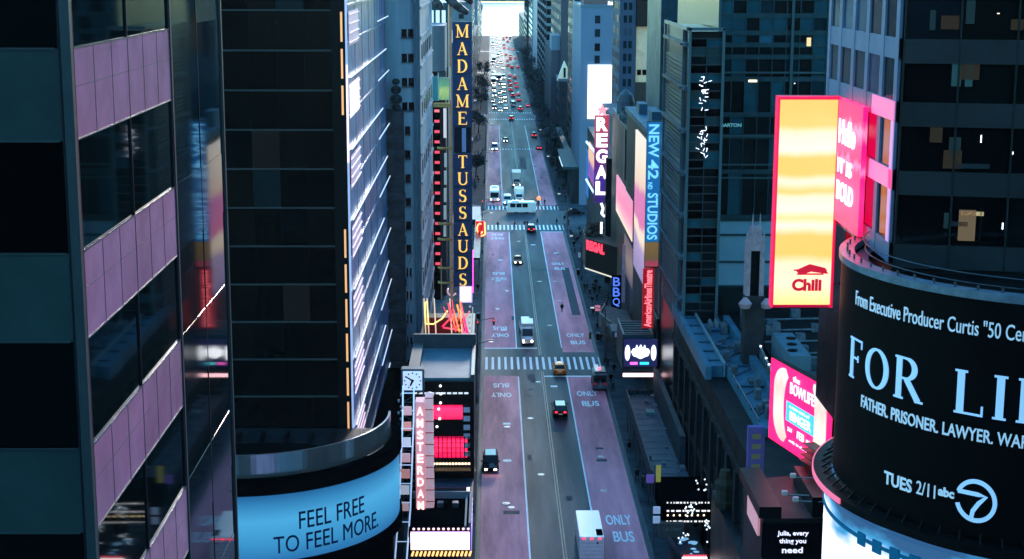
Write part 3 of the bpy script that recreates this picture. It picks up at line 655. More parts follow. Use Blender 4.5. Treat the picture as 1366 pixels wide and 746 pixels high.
# small lit block and grey tank behind the sign
B = thing('roof_pavilion', 'teal roof pavilion with three lit white windows below the giant hand', 'building', (-11, 300, 0))
MB().box(-14, -8.1, 296, 312, 0, 52.2).build('wall', mat('teal_wall', (.05, .24, .28), .6, var=.3, vs=.4), B)
for k in range(3): MB().box(-11.4 + k * 1.1, -10.7 + k * 1.1, 295.85, 295.99, 49.2, 51.6).build('window', mat('white_window', (.7, .85, .85), .4, em=.7, emcol=(.75, .95, 1)), B)
MB().box(-14.2, -8.0, 295.7, 312, 52.21, 53).build('cornice', bluesteel, B)
B = thing('grey_tower', 'pale grey rounded tower block beside the upper MADAME letters', 'building', (-10, 292, 0))
mb = MB().prism([(-12.1, 286), (-12, 281)] + [(-10.1 + 1.9 * math.cos(RAD(a)), 281 + 1.2 * math.sin(RAD(a))) for a in range(190, 351, 16)] + [(-8.2, 281), (-8.2, 294), (-12.1, 294)], 41.5, 49.4); mb.build('drum', mat('ribbed_grey', (.42, .52, .6), .6, var=.12, vs=.4), B)
MB().box(-12, -8.3, 286, 294, 0, 41.4).build('shaft', mat('brown_shaft', (.05, .04, .05), .6), B)
MB().box(-9.8, -8.2, 285.7, 285.99, 38, 41).build('blue_panel', mat('pale_blue_panel', (.2, .42, .55), .5), B)
# ------------------------------------------------------------------ RIGHT SIDE
Rn = random.Random(11)
# A. corner building: wing along the street + dark east face ----------------
B = thing('corner_tower', 'dark glass tower at the right edge with a pale blue window wing facing the street', 'tower', (35, 90, 0))
pb = mat('pale_blue_panel_wall', (.4, .52, .75), .45, var=.14, vs=.5); dkp = mat('dark_panel', (.04, .055, .062), .35, var=.3, vs=.3)
MB().prism([(22.2, 86.4), (22.2, 105), (60, 105), (60, 78.8)], 31, 94).build('core', gD, B)
lvw = [44.9, 48.95, 52.7, 56.1, 59.6, 63.2]
facade(B, (22.2, 105), (22.2, 86.6), (-1, 0), lvw, 3.7, 1.15, pb, [gM, gD, glass('violet_glass', (.1, .1, .2), .1), gB], [3, 4, 2, 1], pb, .1, .12, pier=.75, rng=Rn)
facade(B, (22.2, 86.2), (59.9, 78.8), (-.192, -.981), lvw, 2.9, 1.3, [dkp, dkp], [gD, gD2, glass('navy_glass', (.01, .02, .03), .1), gM, gLd], [6, 4, 3, 1, .25], mat('dark_mullion', (.02, .03, .035), .4), .1, .25, rng=Rn)
# a few interior lights seen through the glass
nx = Vector((-.192, -.981)); ux = Vector((.981, -.192))
def onface(s, z, wd, h, mt, nm):
    a = Vector((22.2, 86.2)) + ux * s + nx * .1
    MB().slab(a, ux, nx, wd, .06, z, z + h).build(nm, mt, B)
onface(3.4, 45.2, .9, 1.7, mat('warm_room', (.06, .04, .02), .4, em=.12, emcol=(1, .6, .28)), 'lit_room'); onface(3.5, 46.6, 1.2, .22, gL, 'lit_room'); onface(4.5, 45.2, .12, 1.8, dark, 'blind')
onface(7.0, 45.4, 1.6, 1.5, mat('teal_room', (.015, .05, .055), .3, em=.03, emcol=(.3, 1, 1)), 'lit_room')
onface(2.6, 53.6, .5, 1.6, mat('teal_room', (0, 0, 0)), 'lit_room'); onface(3.3, 53.6, .4, 1.5, mat('teal_room', (0, 0, 0)), 'lit_room')
onface(4.3, 50.6, .05, .4, bulbW, 'ceiling_light'); onface(5.7, 45.9, .06, .35, bulbW, 'ceiling_light'); onface(9.0, 53.9, .5, .08, bulb, 'ceiling_light')
onface(9.6, 50.1, .6, .12, bulb, 'ceiling_light'); onface(6.0, 50.0, .04, .14, bulbW, 'ceiling_light'); onface(10.0, 45.0, 3.5, .05, ledWs, 'shelf_light')
rq = random.Random(91)
for k in range(26):
    s_, z_ = rq.uniform(.5, 14), rq.choice([44.95, 49.0, 52.75, 56.2]) + rq.uniform(.1, 1.6)
    kind_ = rq.randrange(4)
    if kind_ == 0: onface(s_, z_, rq.uniform(.04, .3), rq.uniform(.04, .1), bulbW if k % 2 else bulb, 'ceiling_light')
    elif kind_ == 1: onface(s_, z_, rq.uniform(.3, 1.2), rq.uniform(.5, 1.2), mat('dim_brown_room', (.012, .009, .007), .4, em=.02, emcol=(1, .8, .5)), 'room')
    elif kind_ == 2: onface(s_, z_, rq.uniform(.2, .7), rq.uniform(.6, 1.4), mat('dim_teal_room', (.008, .022, .025), .4, em=.015, emcol=(.4, 1, 1)), 'blind')
    else: onface(s_, z_ - .1, rq.uniform(.8, 2.2), .25, mat('dim_desk', (.04, .06, .07), .4), 'desk')
# roofs and the drum
DC = (31.9, 86.4); 
B = thing('billboard_drum', 'huge black curved screen drum reading FOR LIFE, at the lower right', 'billboard', (31.9, 86.4, 30))
MB().lathe((DC[0], DC[1], 0), [(11.6, 0), (11.6, 30.2), (12.0, 30.21), (12.0, 43.2), (10.6, 43.21), (10.6, 43.3)], 96).build('drum', dark, B)
MB().arc(DC, 12.02, 12.2, RAD(140), RAD(285), 31.4, 43.7, 90).build('black_screen', mat('black_screen', (.003, .004, .005), .5, spec=.06), B)
mb = MB().arc(DC, 11.5, 12.35, RAD(130), RAD(290), 43.72, 44.1, 90); mb.build('rim', mat('rim_metal', (.45, .6, .72), .35, .4, var=.35, vs=1.2), B)
MB().arc(DC, 10.7, 11.45, RAD(120), RAD(290), 43.3, 43.6, 80).build('gutter', mat('blue_gutter', (.15, .32, .42), .4, .2, var=.3, vs=1), B)
mb = MB()
for a in range(134, 290, 6): mb.box(DC[0] + 11.9 * math.cos(RAD(a)) - .05, DC[0] + 11.9 * math.cos(RAD(a)) + .05, DC[1] + 11.9 * math.sin(RAD(a)) - .05, DC[1] + 11.9 * math.sin(RAD(a)) + .05, 44.1, 44.35)
for rr_, z in ((11.0, 44.7), (10.9, 44.2)): mb.path([(DC[0] + rr_ * math.cos(RAD(a)), DC[1] + rr_ * math.sin(RAD(a)), z) for a in range(130, 291, 4)], .03)
mb.build('rail', steel, B)
mb = MB().arc(DC, 12.3, 13.3, RAD(135), RAD(285), 30.9, 31.3, 80); mb.build('maintenance_ring', dark, B)
mb = MB().arc(DC, 13.3, 13.38, RAD(135), RAD(196), 31.0, 31.3, 40); mb.build('red_rim_light', mat('red_rim', (1, .2, .3), .4, em=.7, emcol=(1, .12, .22)), B)
mb = MB()
for a in range(140, 284, 5): mb.tube((DC[0] + 12.3 * math.cos(RAD(a)), DC[1] + 12.3 * math.sin(RAD(a)), 31.6), (DC[0] + 13.3 * math.cos(RAD(a + 1.5)), DC[1] + 13.3 * math.sin(RAD(a + 1.5)), 31.0), .06)
mb.build('brackets', dark, B)
MB().arc(DC, 11.65, 12.6, RAD(140), RAD(285), 22, 30.3, 90).build('lower_screen', screen('lower_ribbon', [(0, (.01, .05, .15)), (.3, (.02, .2, .6)), (.48, (.6, .85, 1)), (.62, (1, 1, 1)), (.8, (.95, 1, 1)), (.92, (.05, .3, .6)), (1, (.02, .08, .2))], .6, 3.5, 1.4), B)
mb = MB().arc(DC, 12.62, 12.7, RAD(140), RAD(285), 29.3, 29.5, 90)
for a in range(200, 284, 6): mb.arc(DC, 12.62, 12.72, RAD(a), RAD(a + 3.0), 29.0, 29.7, 4)
mb.build('ribbon_blocks', mat('ribbon_block', (.01, .12, .22), .4, em=.05, emcol=(0, .4, .8)), B)
lt = mat('pale_blue_letters', (.45, .68, .9), .4, em=.42, emcol=(.36, .62, 1)); lt2 = mat('grey_blue_letters', (.6, .7, .75), .4, em=.3, emcol=(.5, .72, .9))
AR = RAD(1) * 12.22
def dtext(s, a, z, w, h, mt, bold=0.0, vf=None):
    mb = MB(); ctext(mb, fit(vf or text_verts(s, bold), w, h, .05), DC, 12.21, RAD(a), z); return mb.build('lettering', mt, B)
dtext('From Executive Producer Curtis "50 Cent"', 189.5, 41.85, 55.5 * AR, .82, lt2)
v_ = serif('FOR LIFE')
xs = serif('FOR'); wF = max(p[0] for p in xs[0]) - min(p[0] for p in xs[0]); wA = max(p[0] for p in v_[0]) - min(p[0] for p in v_[0])
mb = MB(); ctext(mb, fit(v_, 30.6 * AR * wA / wF, 2.3, .05), DC, 12.21, RAD(187.2), 37.7); mb.build('lettering', lt, B)
dtext('FATHER. PRISONER. LAWYER. WARRIOR.', 195.3, 36.42, 57 * AR, .68, lt2, .012)
dtext('TUES', 206.7, 32.82, 9.3 * AR, .72, lt2, .02); dtext('2/11', 217.4, 32.9, 5.4 * AR, .72, lt2); dtext('abc', 223.6, 33.15, 4.2 * AR, .5, lt2, .04)
mb = MB(); a0 = RAD(233.2); cz = 33.3
def loc_arc(r0, r1, t0, t1, k=40):
    V = []; Fs = []
    for i in range(k + 1):
        t = RAD(t0 + (t1 - t0) * i / k)
        for r in (r0, r1):
            for d in (0, .06): V.append((r * math.cos(t), r * math.sin(t), d))
    for i in range(k):
        o = i * 4; Fs += [(o + 1, o + 3, o + 7, o + 5), (o, o + 1, o + 5, o + 4), (o + 2, o + 6, o + 7, o + 3)]
    return V, Fs
def wrap(vf): mb.add([(DC[0] + (12.21 + p[2]) * math.cos(a0 + .86 * p[0] / 12.21), DC[1] + (12.21 + p[2]) * math.sin(a0 + .86 * p[0] / 12.21), cz + .9 * p[1]) for p in vf[0]], vf[1])
wrap(loc_arc(1.02, 1.27, -165, 160))
pts = [(-1.1, .42), (.15, .42), (.62, .35), (.2, -.1), (-.12, -.6), (-.2, -1.1)]
v2, f2 = stroke(pts, [.26, .26, .24, .26, .26, .26]); wrap(([(a, b, .075) for a, b in v2], f2))
mb.build('emblem', lt, B)
# B. yellow billboard -------------------------------------------------------
B = thing('yellow_billboard', 'tall glowing yellow billboard with red edges, projecting beside the wing', 'billboard', (19.9, 99, 35))
ye = screen('yellow_screen', [(0, (1, .38, .13)), (.1, (1, .44, .3)), (.2, (1, .42, .28)), (.25, (1, .29, .07)), (.34, (1, .29, .075)), (.39, (1, .45, .36)), (.43, (1, .36, .15)), (.47, (1, .45, .36)), (.53, (1, .42, .3)), (.56, (1, .3, .08)), (.61, (1, .43, .32)), (.645, (1, .29, .07)), (.72, (1, .29, .07)), (.76, (1, .45, .36)), (.84, (1, .43, .3)), (.88, (1, .3, .08)), (1, (1, .28, .07))], .07, 1.1, 2.5)
MB().box(17.86, 21.75, 99.0, 100.0, 38.5, 51.95).build('case', mat('crimson_case', (.3, .0, .03), .4, em=.35, emcol=(1, .0, .12)), B)
MB().box(17.98, 21.58, 98.9, 98.98, 38.7, 51.75).build('screen', ye, B)
mb = MB().box(17.84, 17.93, 98.86, 99.9, 38.5, 51.95).box(21.62, 21.75, 98.86, 99.9, 38.5, 51.95).box(17.93, 21.62, 98.86, 98.98, 51.8, 51.95); mb.build('edge_light', mat('crimson_edge', (1, .02, .1), .4, em=.75, emcol=(1, .0, .05)), B)
mb = MB().prism([(19.2, 98.86), (21.3, 98.86), (21.3, 98.88), (19.2, 98.88)], 40.9, 41.0); mb.add([(19.3, 98.87, 40.95), (20.2, 98.87, 41.35), (21.2, 98.87, 41.1), (21.4, 98.87, 40.7), (20.3, 98.87, 40.85), (19.6, 98.87, 40.62)], [(0, 1, 2, 3, 4, 5)]); put(mb, fit(text_verts('Chili', .05), 1.9, .8, .03), (19.1, 98.87, 39.6), (1, 0, 0), (0, 0, 1), (0, -1, 0)); mb.box(19.4, 21.1, 98.85, 98.88, 40.65, 40.75)
mb.build('lettering', mat('maroon_ink', (.4, .0, .03), .5, em=.5, emcol=(1, .02, .06)), B)
mb = MB().tube((21.75, 99.4, 40), (22.2, 99.4, 40), .1).tube((21.75, 99.4, 44), (22.2, 99.4, 44), .1).tube((21.75, 99.4, 51), (22.2, 99.4, 51), .1); mb.build('bracket', steel, B)
# magenta screen on the wing
B = thing('magenta_screen', 'magenta screen with white lettering on the pale wing behind the yellow billboard', 'screen', (21.9, 96, 40))
mg = screen('magenta_picture', [(0, (1, .0, .06)), (.3, (.9, .01, .1)), (.45, (1, .0, .08)), (.52, (1, .08, .2)), (.58, (1, .0, .08)), (.72, (1, .0, .08)), (.8, (1, .1, .2)), (.86, (1, .0, .08)), (1, (1, .0, .08))], .3, 5, 3.5)
MB().box(21.55, 21.84, 92.0, 98.6, 44.3, 51.9).build('screen', mg, B)
mb = MB(); uu, vv, nn = (0, -1, .0), (0, 0, 1), (-1, 0, 0)
for s_, z_, h_, ww in (('Hello', 49.2, 1.5, 4.4), ('IT IS', 47.4, .9, 3.8), ('BOLD', 45.7, 1.2, 4.4)): wtext(mb, s_, (21.54, 98.0, z_), uu, vv, nn, ww, h_, .015, .05)
mb.build('lettering', ledW, B)
MB().box(22.0, 22.12, 86.7, 91.9, 51.6, 52.68).build('pink_spill_band', mat('rose_spill', (1, .3, .5), .4, em=.55, emcol=(1, .12, .3)), B)  # pink spill on the wing's spandrels, added as glowing bands
MB().box(22.0, 22.12, 86.7, 91.9, 47.85, 48.93).build('pink_spill_band', mat('rose_spill', (1, .3, .5)), B)
MB().box(22.0, 22.12, 86.7, 87.3, 44.9, 51.58).build('pink_spill_band', mat('lilac_spill', (1, .5, .8), .4, em=.3, emcol=(1, .25, .55)), B)
# C. pink billboard -------------------------------------------------------
pA = Vector((21.1, 116, 0)); pB = Vector((23.72, 106.3, 0)); pu = (pB - pA).normalized(); pn = Vector((pu[1], -pu[0], 0)); PL = (pB - pA).length
if pn[1] > 0: pn = -pn
B = thing('pink_billboard', 'bright pink billboard with cream curves and a blue label, left of the drum', 'billboard', (22.4, 111, 24))
def pb_(mt, nm, x0, x1, z0, z1, off, par=None):
    o = pA + pu * x0 + pn * off; return MB().slab(o, pu, pn, x1 - x0, .03, z0, z1).build(nm, mt, par or B)
mb = MB().slab(pA - pn * .5, pu, pn, PL, .49, 24.6, 31.0); mb.build('case', dark, B)
pb_(mat('hot_pink', (1, .02, .2), .4, em=3, emcol=(1, .003, .045)), 'screen', 0, PL, 24.7, 30.95, 0)
cre = screen('cream_wave', [(0, (1, .6, .55)), (.4, (1, .9, .8)), (.7, (1, .65, .6)), (1, (1, .95, .9))], .4, 3, 1.2)
def shape(pts, mt, nm, off):
    mb = MB(); k = len(pts); V = [pA + pu * p[0] + pn * off + Vector((0, 0, p[1])) for p in pts] + [pA + pu * p[0] + pn * (off + .02) + Vector((0, 0, p[1])) for p in pts]
    mb.add(V, [tuple(range(k, 2 * k)), tuple(range(k))[::-1]] + [(i, (i + 1) % k, k + (i + 1) % k, k + i) for i in range(k)]); return mb.build(nm, mt, B)
L1 = [(1.1 + 1.6 * -1 * 0, 0)]
shape([(2.6, 30.7)] + ell(2.4, 29.0, 1.7, 1.7, 90, 180, 8) + ell(2.4, 27.0, 1.7, 1.9, 180, 270, 8) + [(2.6, 25.1)] + ell(3.4, 27.9, 1.0, 2.4, 250, 110, 10), cre, 'cream_curve', .04)
shape([(PL - 2.9, 30.75)] + ell(PL - 2.6, 28.9, 1.8, 1.85, 90, 0, 8) + [(PL - .8, 25.4), (PL - 1.2, 24.9), (PL - 2.9, 24.9)] + ell(PL - 3.1, 27.8, .5, 2.6, -80, 80, 8), cre, 'cream_curve', .04)
pb_(mat('sky_blue_label', (.1, .6, .95), .4, em=.9, emcol=(.06, .5, .85)), 'label', 2.9, 7.4, 26.9, 28.4, .045)
mb = MB()
for s_, x_, z_, w_, h_ in (('the', 3.9, 30.1, 1.1, .45), ('BOWLIFE', 3.5, 29.1, 3.9, .85), ('a new sort of', 3.5, 28.0, 3.2, .25), ('BINGER', 3.6, 27.1, 3.4, .7), ('2.14', 3.3, 26.2, .7, .3), ('FEB', 4.9, 26.05, 1.1, .55), ('FREE', 6.4, 26.1, .8, .3), ('only in the city', 3.6, 25.4, 3.6, .24)):
    o = pA + pu * x_ + pn * .08; wtext(mb, s_, (o[0], o[1], z_), pu, (0, 0, 1), pn, w_, h_, .01, .03)
mb.build('lettering', mat('white_pink_letters', (1, .9, .95), .4, em=1.6, emcol=(1, .9, .95)), B)
mb = MB()
for k in range(4): o = pA + pu * (7 + .2 * k) + pn * .1; mb.slab(o, pu, pn, 3.3, .9, 25.2 + k * .45, 25.25 + k * .45)
mb.build('catwalk', dark, B)
# D. block under the pink billboard and lower clutter -----------------------
cl = mat('dark_cladding', (.014, .02, .026), .5, var=.4, vs=.3, bump=.3)
B = thing('billboard_block', 'dark lower block under the pink billboard with a small white lettered screen', 'building', (23, 108, 0))
mb = MB().prism([(18.2, 101), (18.2, 109), (24.5, 111), (24.5, 101)], 0, 23.6); mb.build('wall', cl, B)
mb = MB().box(18.1, 24.5, 100.9, 101.0, 20.9, 23.3); mb.build('screen_board', mat('black_board', (.004, .005, .01), .3), B)
mb = MB()
for s_, z_, w_ in (('Julia, every', 22.35, 2.1), ('thing you', 21.8, 1.8), ('need', 21.2, 1.4)): wtext(mb, s_, (19.1 + (2.2 - w_) / 2, 100.88, z_), (1, 0, 0), (0, 0, 1), (0, -1, 0), w_, .42, .02)
mb.build('lettering', mat('violet_white_letters', (.9, .85, 1), .4, em=1.0, emcol=(.85, .8, 1)), B)
MB().box(18.0, 18.17, 102, 106.5, 22.0, 24.3).build('small_pink_sign', mat('salmon_sign', (1, .4, .4), .4, em=.3, emcol=(1, .3, .3)), B)
mb = MB().prism([(17.9, 101), (17.9, 109.5), (19.4, 109.5), (19.4, 101)], 23.61, 24.4).box(21.5, 24.4, 101.2, 108, 23.61, 25.0); mb.build('roof_boxes', dark, B)
mb = MB().box(22.2, 24.6, 101, 101.2, 23.6, 23.9).box(23.4, 24.4, 100.7, 100.85, 0, 22); mb.build('blue_trim', mat('blue_lit_trim', (.05, .25, .5), .4, em=.12, emcol=(.1, .5, 1)), B)
for i, (x, y, z) in enumerate(((20.1, 103.5, 24.4), (20.6, 102.2, 24.4), (21.0, 105.4, 25.0))):
    A = thing('floodlight', ['floodlight arm nearest the pink billboard', 'middle floodlight arm under the pink billboard', 'lowest floodlight arm beside the red drum ring'][i], 'floodlight', (x, y, z))
    MB().tube((x, y, z), (x + 1.6, y - 1.2, z + .35), .05).build('arm', steel, A)
    MB().box(x - .25, x + .15, y - .2, y + .15, z + .0, z + .3).build('lamp_head', mat('lamp_grey', (.3, .35, .35), .4, em=.06), A, bevel=.04)
B = thing('ladder_sign', 'narrow purple vertical sign with faint rungs, left of the pink billboard', 'sign', (21.2, 121, 17))
MB().box(20.2, 21.5, 120, 120.6, 17, 24.3).build('panel', mat('purple_panel', (.08, .07, .22), .4, em=.025, emcol=(.3, .25, 1)), B)
mb = MB()
for k in range(8): mb.box(20.5, 21.2, 119.93, 119.99, 17.6 + k * .82, 18.0 + k * .82)
mb.build('rungs', mat('dull_gold', (.2, .16, .08), .5, em=.04), B)
# E. low theatre row on the right -----------------------------------------
B = thing('theatre_row', 'long dark stone theatre with blue stepped roof beside the right pavement', 'building', (25, 165, 0))
st = mat('dark_stone', (.011, .011, .013), .8, var=.4, vs=.35, bump=.5, bs=1.2)
mb = MB().box(22, 33, 122, 187, 0, 18.6); mb.build('wall', st, B)
blu = mat('lead_blue', (.1, .32, .45), .45, var=.25, vs=.5)
mb = MB().box(21.7, 22.3, 156, 187, 18.6, 20).box(22.3, 23.6, 157, 184, 18.61, 19.8); mb.build('cornice', blu, B)
MB().box(23.65, 23.85, 157, 183.5, 18.61, 20.15).build('roof_edge', mat('pale_edge', (.4, .6, .68), .4), B)
mb = MB().box(24.0, 26.6, 136, 176, 18.61, 19.4).box(26.61, 27.3, 136, 178, 18.61, 20.4); mb.build('lower_roof', blu, B)
mb = MB()
for k in range(5): mb.box(24.0, 26.6, 142 + k * 8, 142.2 + k * 8, 19.4, 19.6)
for k in range(7): mb.box(22.31, 23.55, 159 + k * 4, 159.15 + k * 4, 19.8, 19.95)
mb.build('roof_seams', mat('seam', (.05, .16, .22), .5), B)
mb = MB().box(21.75, 22.05, 122, 187, 15.8, 16.3).box(21.7, 22.05, 122, 187, 9.2, 9.7)
for k in range(12): mb.box(21.6, 22.02, 124 + k * 5.3, 125.1 + k * 5.3, 1, 15.8)
mb.build('pilasters', mat('stone_trim', (.02, .022, .025), .8, var=.4, vs=.6), B)
for k in range(11):
    for z in (4, 11.5): MB().box(21.93, 21.99, 126 + k * 5.3, 128.6 + k * 5.3, z, z + 3.4).build('window', gM, B)
MB().box(24.5, 27.8, 186.5, 187.5, 18.61, 21).build('parapet', dark, B)
MB().box(24.6, 26.9, 176.5, 185.5, 18.61, 18.9).build('terrace', roofb, B)
mb = MB()
for k in range(5): mb.lathe((25.2 + (k % 3) * .7, 177.5 + (k // 3) * 1.4, 18.9), [(.25, 0), (.25, .6), (.1, .9)], 8)
mb.build('vents', mat('pale_vent', (.45, .5, .5), .6), B)
tag(MB().tube((27.0, 140, 18.6), (27.0, 140, 18.65), .01).build('roof_stub', dark), 'tiny stub', 'vent') if False else None
B = thing('roof_fence', 'pale ribbed roof screen fence running back from the pink billboard', 'fence', (28, 160, 18.6))
mb = MB()
for k in range(22):
    t = k / 21; x = 26.9 + 2.0 * t; y = 143 + 36 * t; mb.box(x - .05, x + .05, y - .72, y + .72, 18.62, 21.2)
mb.build('panel', mat('ribbed_grey_panel', (.2, .26, .28), .5, .2, var=.3, vs=.6), B)
mb = MB()
for k in range(22):
    t = k / 21; x = 26.9 + 2.0 * t; y = 143 + 36 * t; mb.tube((x - .12, y, 18.62), (x - .12, y, 21.4), .07)
mb.build('post', mat('pale_post', (.3, .38, .4), .5), B)
mb = MB().tube((26.7, 143, 21.5), (28.9, 180, 21.5), .1)
mb.build('top_rail', mat('pale_rail', (.5, .62, .68), .3, .3), B)
mb = MB()
for y in (147, 150.5, 153, 158, 162, 170): mb.ball((26.7 + 2.1 * (y - 143) / 36, y, 21.6), .12, 6, 4)
mb.build('work_light', bulbW, B)
B = thing('building_terrace', 'dark flat roof block behind the ribbed roof fence', 'building', (34, 150, 0))
MB().box(27.6, 44, 118, 150, 0, 20).build('wall', st, B); MB().box(29.8, 44, 150.2, 187, 0, 19).build('wall', st, B)
MB().box(27.6, 44, 117.9, 118.2, 20, 20.7).build('parapet', dark, B)
B = thing('rooftop_unit', 'large pale blue rooftop ventilation unit above the pink billboard', 'rooftop unit', (29.2, 160, 19))
mb = MB().box(29.0, 31.2, 150, 160, 20.0, 22.6); mb.build('casing', mat('unit_blue', (.25, .45, .55), .5, .2, var=.2, vs=.5), B, bevel=.08)
for k in range(3): MB().lathe((29.7 + .4 * k, 152 + 2.6 * k, 22.6), [(.5, 0), (.5, .12), (.4, .14)], 16).build('fan', dark, B)
MB().box(29.3, 31.6, 146, 149.6, 20.0, 21.2).build('side_box', steel, B, bevel=.05)
MB().box(30, 32.5, 143.5, 145.7, 20, 20.5).build('duct', mat('unit_blue', (0, 0, 0)), B)
mb = MB(); rq = random.Random(77)
for k in range(16):
    x = rq.uniform(24.2, 26.3); y = rq.uniform(138, 174); s_ = rq.uniform(.15, .45); mb.box(x - s_, x + s_, y - s_ * 1.6, y + s_ * 1.6, 19.41, 19.5 + rq.uniform(.3, 1.1))
for k in range(5): mb.tube((24.3, 140 + 7 * k, 19.55), (26.4, 143 + 7 * k, 19.55), .08)
mb.tube((24.2, 138, 19.6), (24.2, 175, 19.6), .1); mb.build('roof_clutter', mat('roof_clutter_grey', (.2, .26, .3), .6, .2, var=.5, vs=2), [o for o in bpy.data.objects if o.name == 'theatre_row'][0])
# ornate spire
B = thing('rooftop_pinnacle', 'small pinkish stone rooftop pinnacle left of the yellow billboard', 'pinnacle', (27, 160, 20))
sp = mat('pink_stone', (.32, .2, .22), .8, var=.25, vs=1.5, bump=.4)
mb = MB().box(26.0, 28.1, 159.2, 161, 19, 26.6); mb.build('base', mat('brown_base', (.07, .06, .065), .8, var=.3), B)
mb = MB().box(26.05, 26.5, 159.3, 160.8, 26.6, 32.2).box(27.45, 27.9, 159.3, 160.8, 26.6, 32.2).box(26.5, 27.45, 159.3, 160.8, 31.3, 32.2).prism([(26.2, 159.3), (27.75, 159.3), (27.75, 160.8), (26.2, 160.8)], 32.2, 32.8).box(26.5, 27.5, 159.4, 160.6, 32.8, 33.7)
mb.build('lantern', sp, B)
mb = MB().box(26.5, 27.45, 159.6, 159.8, 26.6, 31.3); mb.build('louvre', dark, B)
mb = MB()
for x in (26.15, 26.6, 27.35, 27.8): mb.tube((x, 159.5, 32.2 if x in (26.15, 27.8) else 33.6), (x, 159.5, 33.6 if x in (26.15, 27.8) else 35.2), .14, .02)
mb.build('finials', sp, B)
mb = MB().lathe((26.0, 159.0, 25.4), [(.5, 0), (.7, .5), (.2, 1.1)], 8).lathe((28.2, 159.0, 25.4), [(.5, 0), (.6, .5), (.2, 1.0)], 8); mb.build('urn', sp, B)
# F. big glass office behind ----------------------------------------------
B = thing('glass_office', 'wide teal glass office building with frontal window grid, centre right', 'building', (36, 200, 0))
MB().box(26.6, 60, 188.3, 230, 0, 92).build('core', mat('teal_core', (.01, .03, .035), .3), B)
gtl = glass('office_teal', (.03, .14, .19), .12); gdk = glass('office_dark', (.012, .018, .02), .1); bl2 = glass('office_blue', (.06, .24, .36), .18)
mul = mat('teal_mullion', (.05, .13, .17), .4, .4)
lvf = [30.5, 36.0, 40.2, 42.8, 47.0, 49.6, 51.0, 52.4, 54.4, 56.4]
facade(B, (26.7, 188.3), (60, 188.3), (0, -1), lvf, 1.55, .55, mat('teal_band', (.04, .12, .15), .35, .3, var=.3), [gdk, gtl, bl2, gM], [6, 2.2, 1.2, 2], mul, .09, .2, rng=Rn)
facade(B, (26.7, 188.3), (60, 188.3), (0, -1), [21.9, 24.9, 28.2, 30.0], 4.6, .25, mul, [mat('pale_blind', (.4, .68, .85), .4, var=.1, vs=.3)], [1], mul, .09, .2, name='blind_window', rng=Rn)
mb = MB()
for x in (26.7, 35.3, 44): mb.box(x - .16, x + .16, 187.85, 188.05, 21, 92)
for z in (40.0, 36.6, 35.0, 47.5): mb.box(26.7, 60, 187.9, 188.04, z - .1, z + .1)
mb.build('fin', mat('teal_steel', (.12, .25, .3), .35, .6), B)
MB().box(30.3, 31.3, 187.95, 188.03, 46.4, 46.65).build('lit_sign', bulb, B); MB().box(34.0, 35.1, 187.95, 188.03, 40.6, 40.9).build('lit_sign', bulb, B)
MB().box(37.0, 37.5, 187.95, 188.03, 50.6, 51.6).build('lit_room', ledO, B); MB().box(35.7, 35.8, 187.9, 188.0, 46.2, 46.3).build('lit_sign', bulbW, B)
mb = MB(); wtext(mb, 'BARTON', (27.2, 187.97, 41.1), (1, 0, 0), (0, 0, 1), (0, -1, 0), 2.4, .42, .02); mb.build('lettering', mat('dim_teal_letters', (.2, .5, .5), .4, em=.18, emcol=(.4, 1, 1)), B)
B = thing('louvred_bay', 'slim projecting bay with slanting side louvres and steel frame', 'building', (24, 190, 0))
MB().box(22.3, 26.2, 180.5, 204, 0, 52.6).build('core', mat('bay_core', (.012, .018, .02), .3), B)
facade(B, (22.35, 180.5), (26.15, 180.5), (0, -1), [20.5 + .98 * k for k in range(33)], 1.9, .12, mat('bay_band', (.09, .09, .1), .5), [gdk, blk, gtl, mat('bay_teal', (.03, .09, .1), .4)], [5, 4, 2, 1.5], mul, .08, .15, rng=Rn)
mb = MB()
for x in (22.15, 25.95): mb.box(x, x + .3, 180.0, 180.34, 18, 53)
mb.box(22.15, 26.25, 180.0, 180.34, 52.7, 53.05); mb.box(21.9, 22.25, 180.3, 204, 52.7, 53.1); mb.box(21.9, 22.2, 203.5, 204, 15, 53)
mb.build('frame', mat('pale_teal_steel', (.2, .36, .42), .35, .5), B)
mb = MB()
for z0 in range(18, 48, 4):
    for k in range(8):
        if k < 7: mb.box(22.02, 22.28, 185, 202, z0 + k * .5, z0 + .16 + k * .5)
mb.build('louvres', mat('louvre_grey', (.3, .34, .36), .45, .3), B)
mb = MB()
for k in range(7): mb.box(21.75, 22.3, 180.4, 203.5, 21.5 + k * 4.9, 21.9 + k * 4.9); mb.tube((21.4, 182, 21.7 + k * 4.9), (22.3, 182, 21.7 + k * 4.9), .12)
mb.box(21.95, 22.3, 184, 184.35, 15, 52.7)
mb.build('ledge', bluesteel, B)
mb = MB(); rr = random.Random(3)
for k in range(40):
    z = 38.3 + rr.random() * 3.4 if k < 20 else 43.6 + rr.random() * 4; x = 23.6 + rr.random() * .9; a = rr.uniform(0, PI)
    mb.tube((x, 180.15, z), (x + .4 * math.cos(a), 180.1, z + .4 * math.sin(a)), .035)
mb.build('squiggle_lights', mat('squiggle', (.9, .9, 1), .4, em=2.2, emcol=(.85, .85, 1)), B)
B = thing('teal_rear_tower', 'teal and brown tower behind the louvred bay, cut by the top of the photo', 'tower', (30, 262, 0))
MB().box(27.6, 40, 262, 285, 0, 84).build('wall', mat('teal_tower_wall', (.06, .2, .26), .5, var=.3, vs=.3), B)
for k in range(6): MB().box(27.9 + k * 1.5, 28.9 + k * 1.5, 261.9, 261.98, 44 + (k % 3), 50 + (k % 3)).build('window', [gT, gD, gLd][k % 3], B)
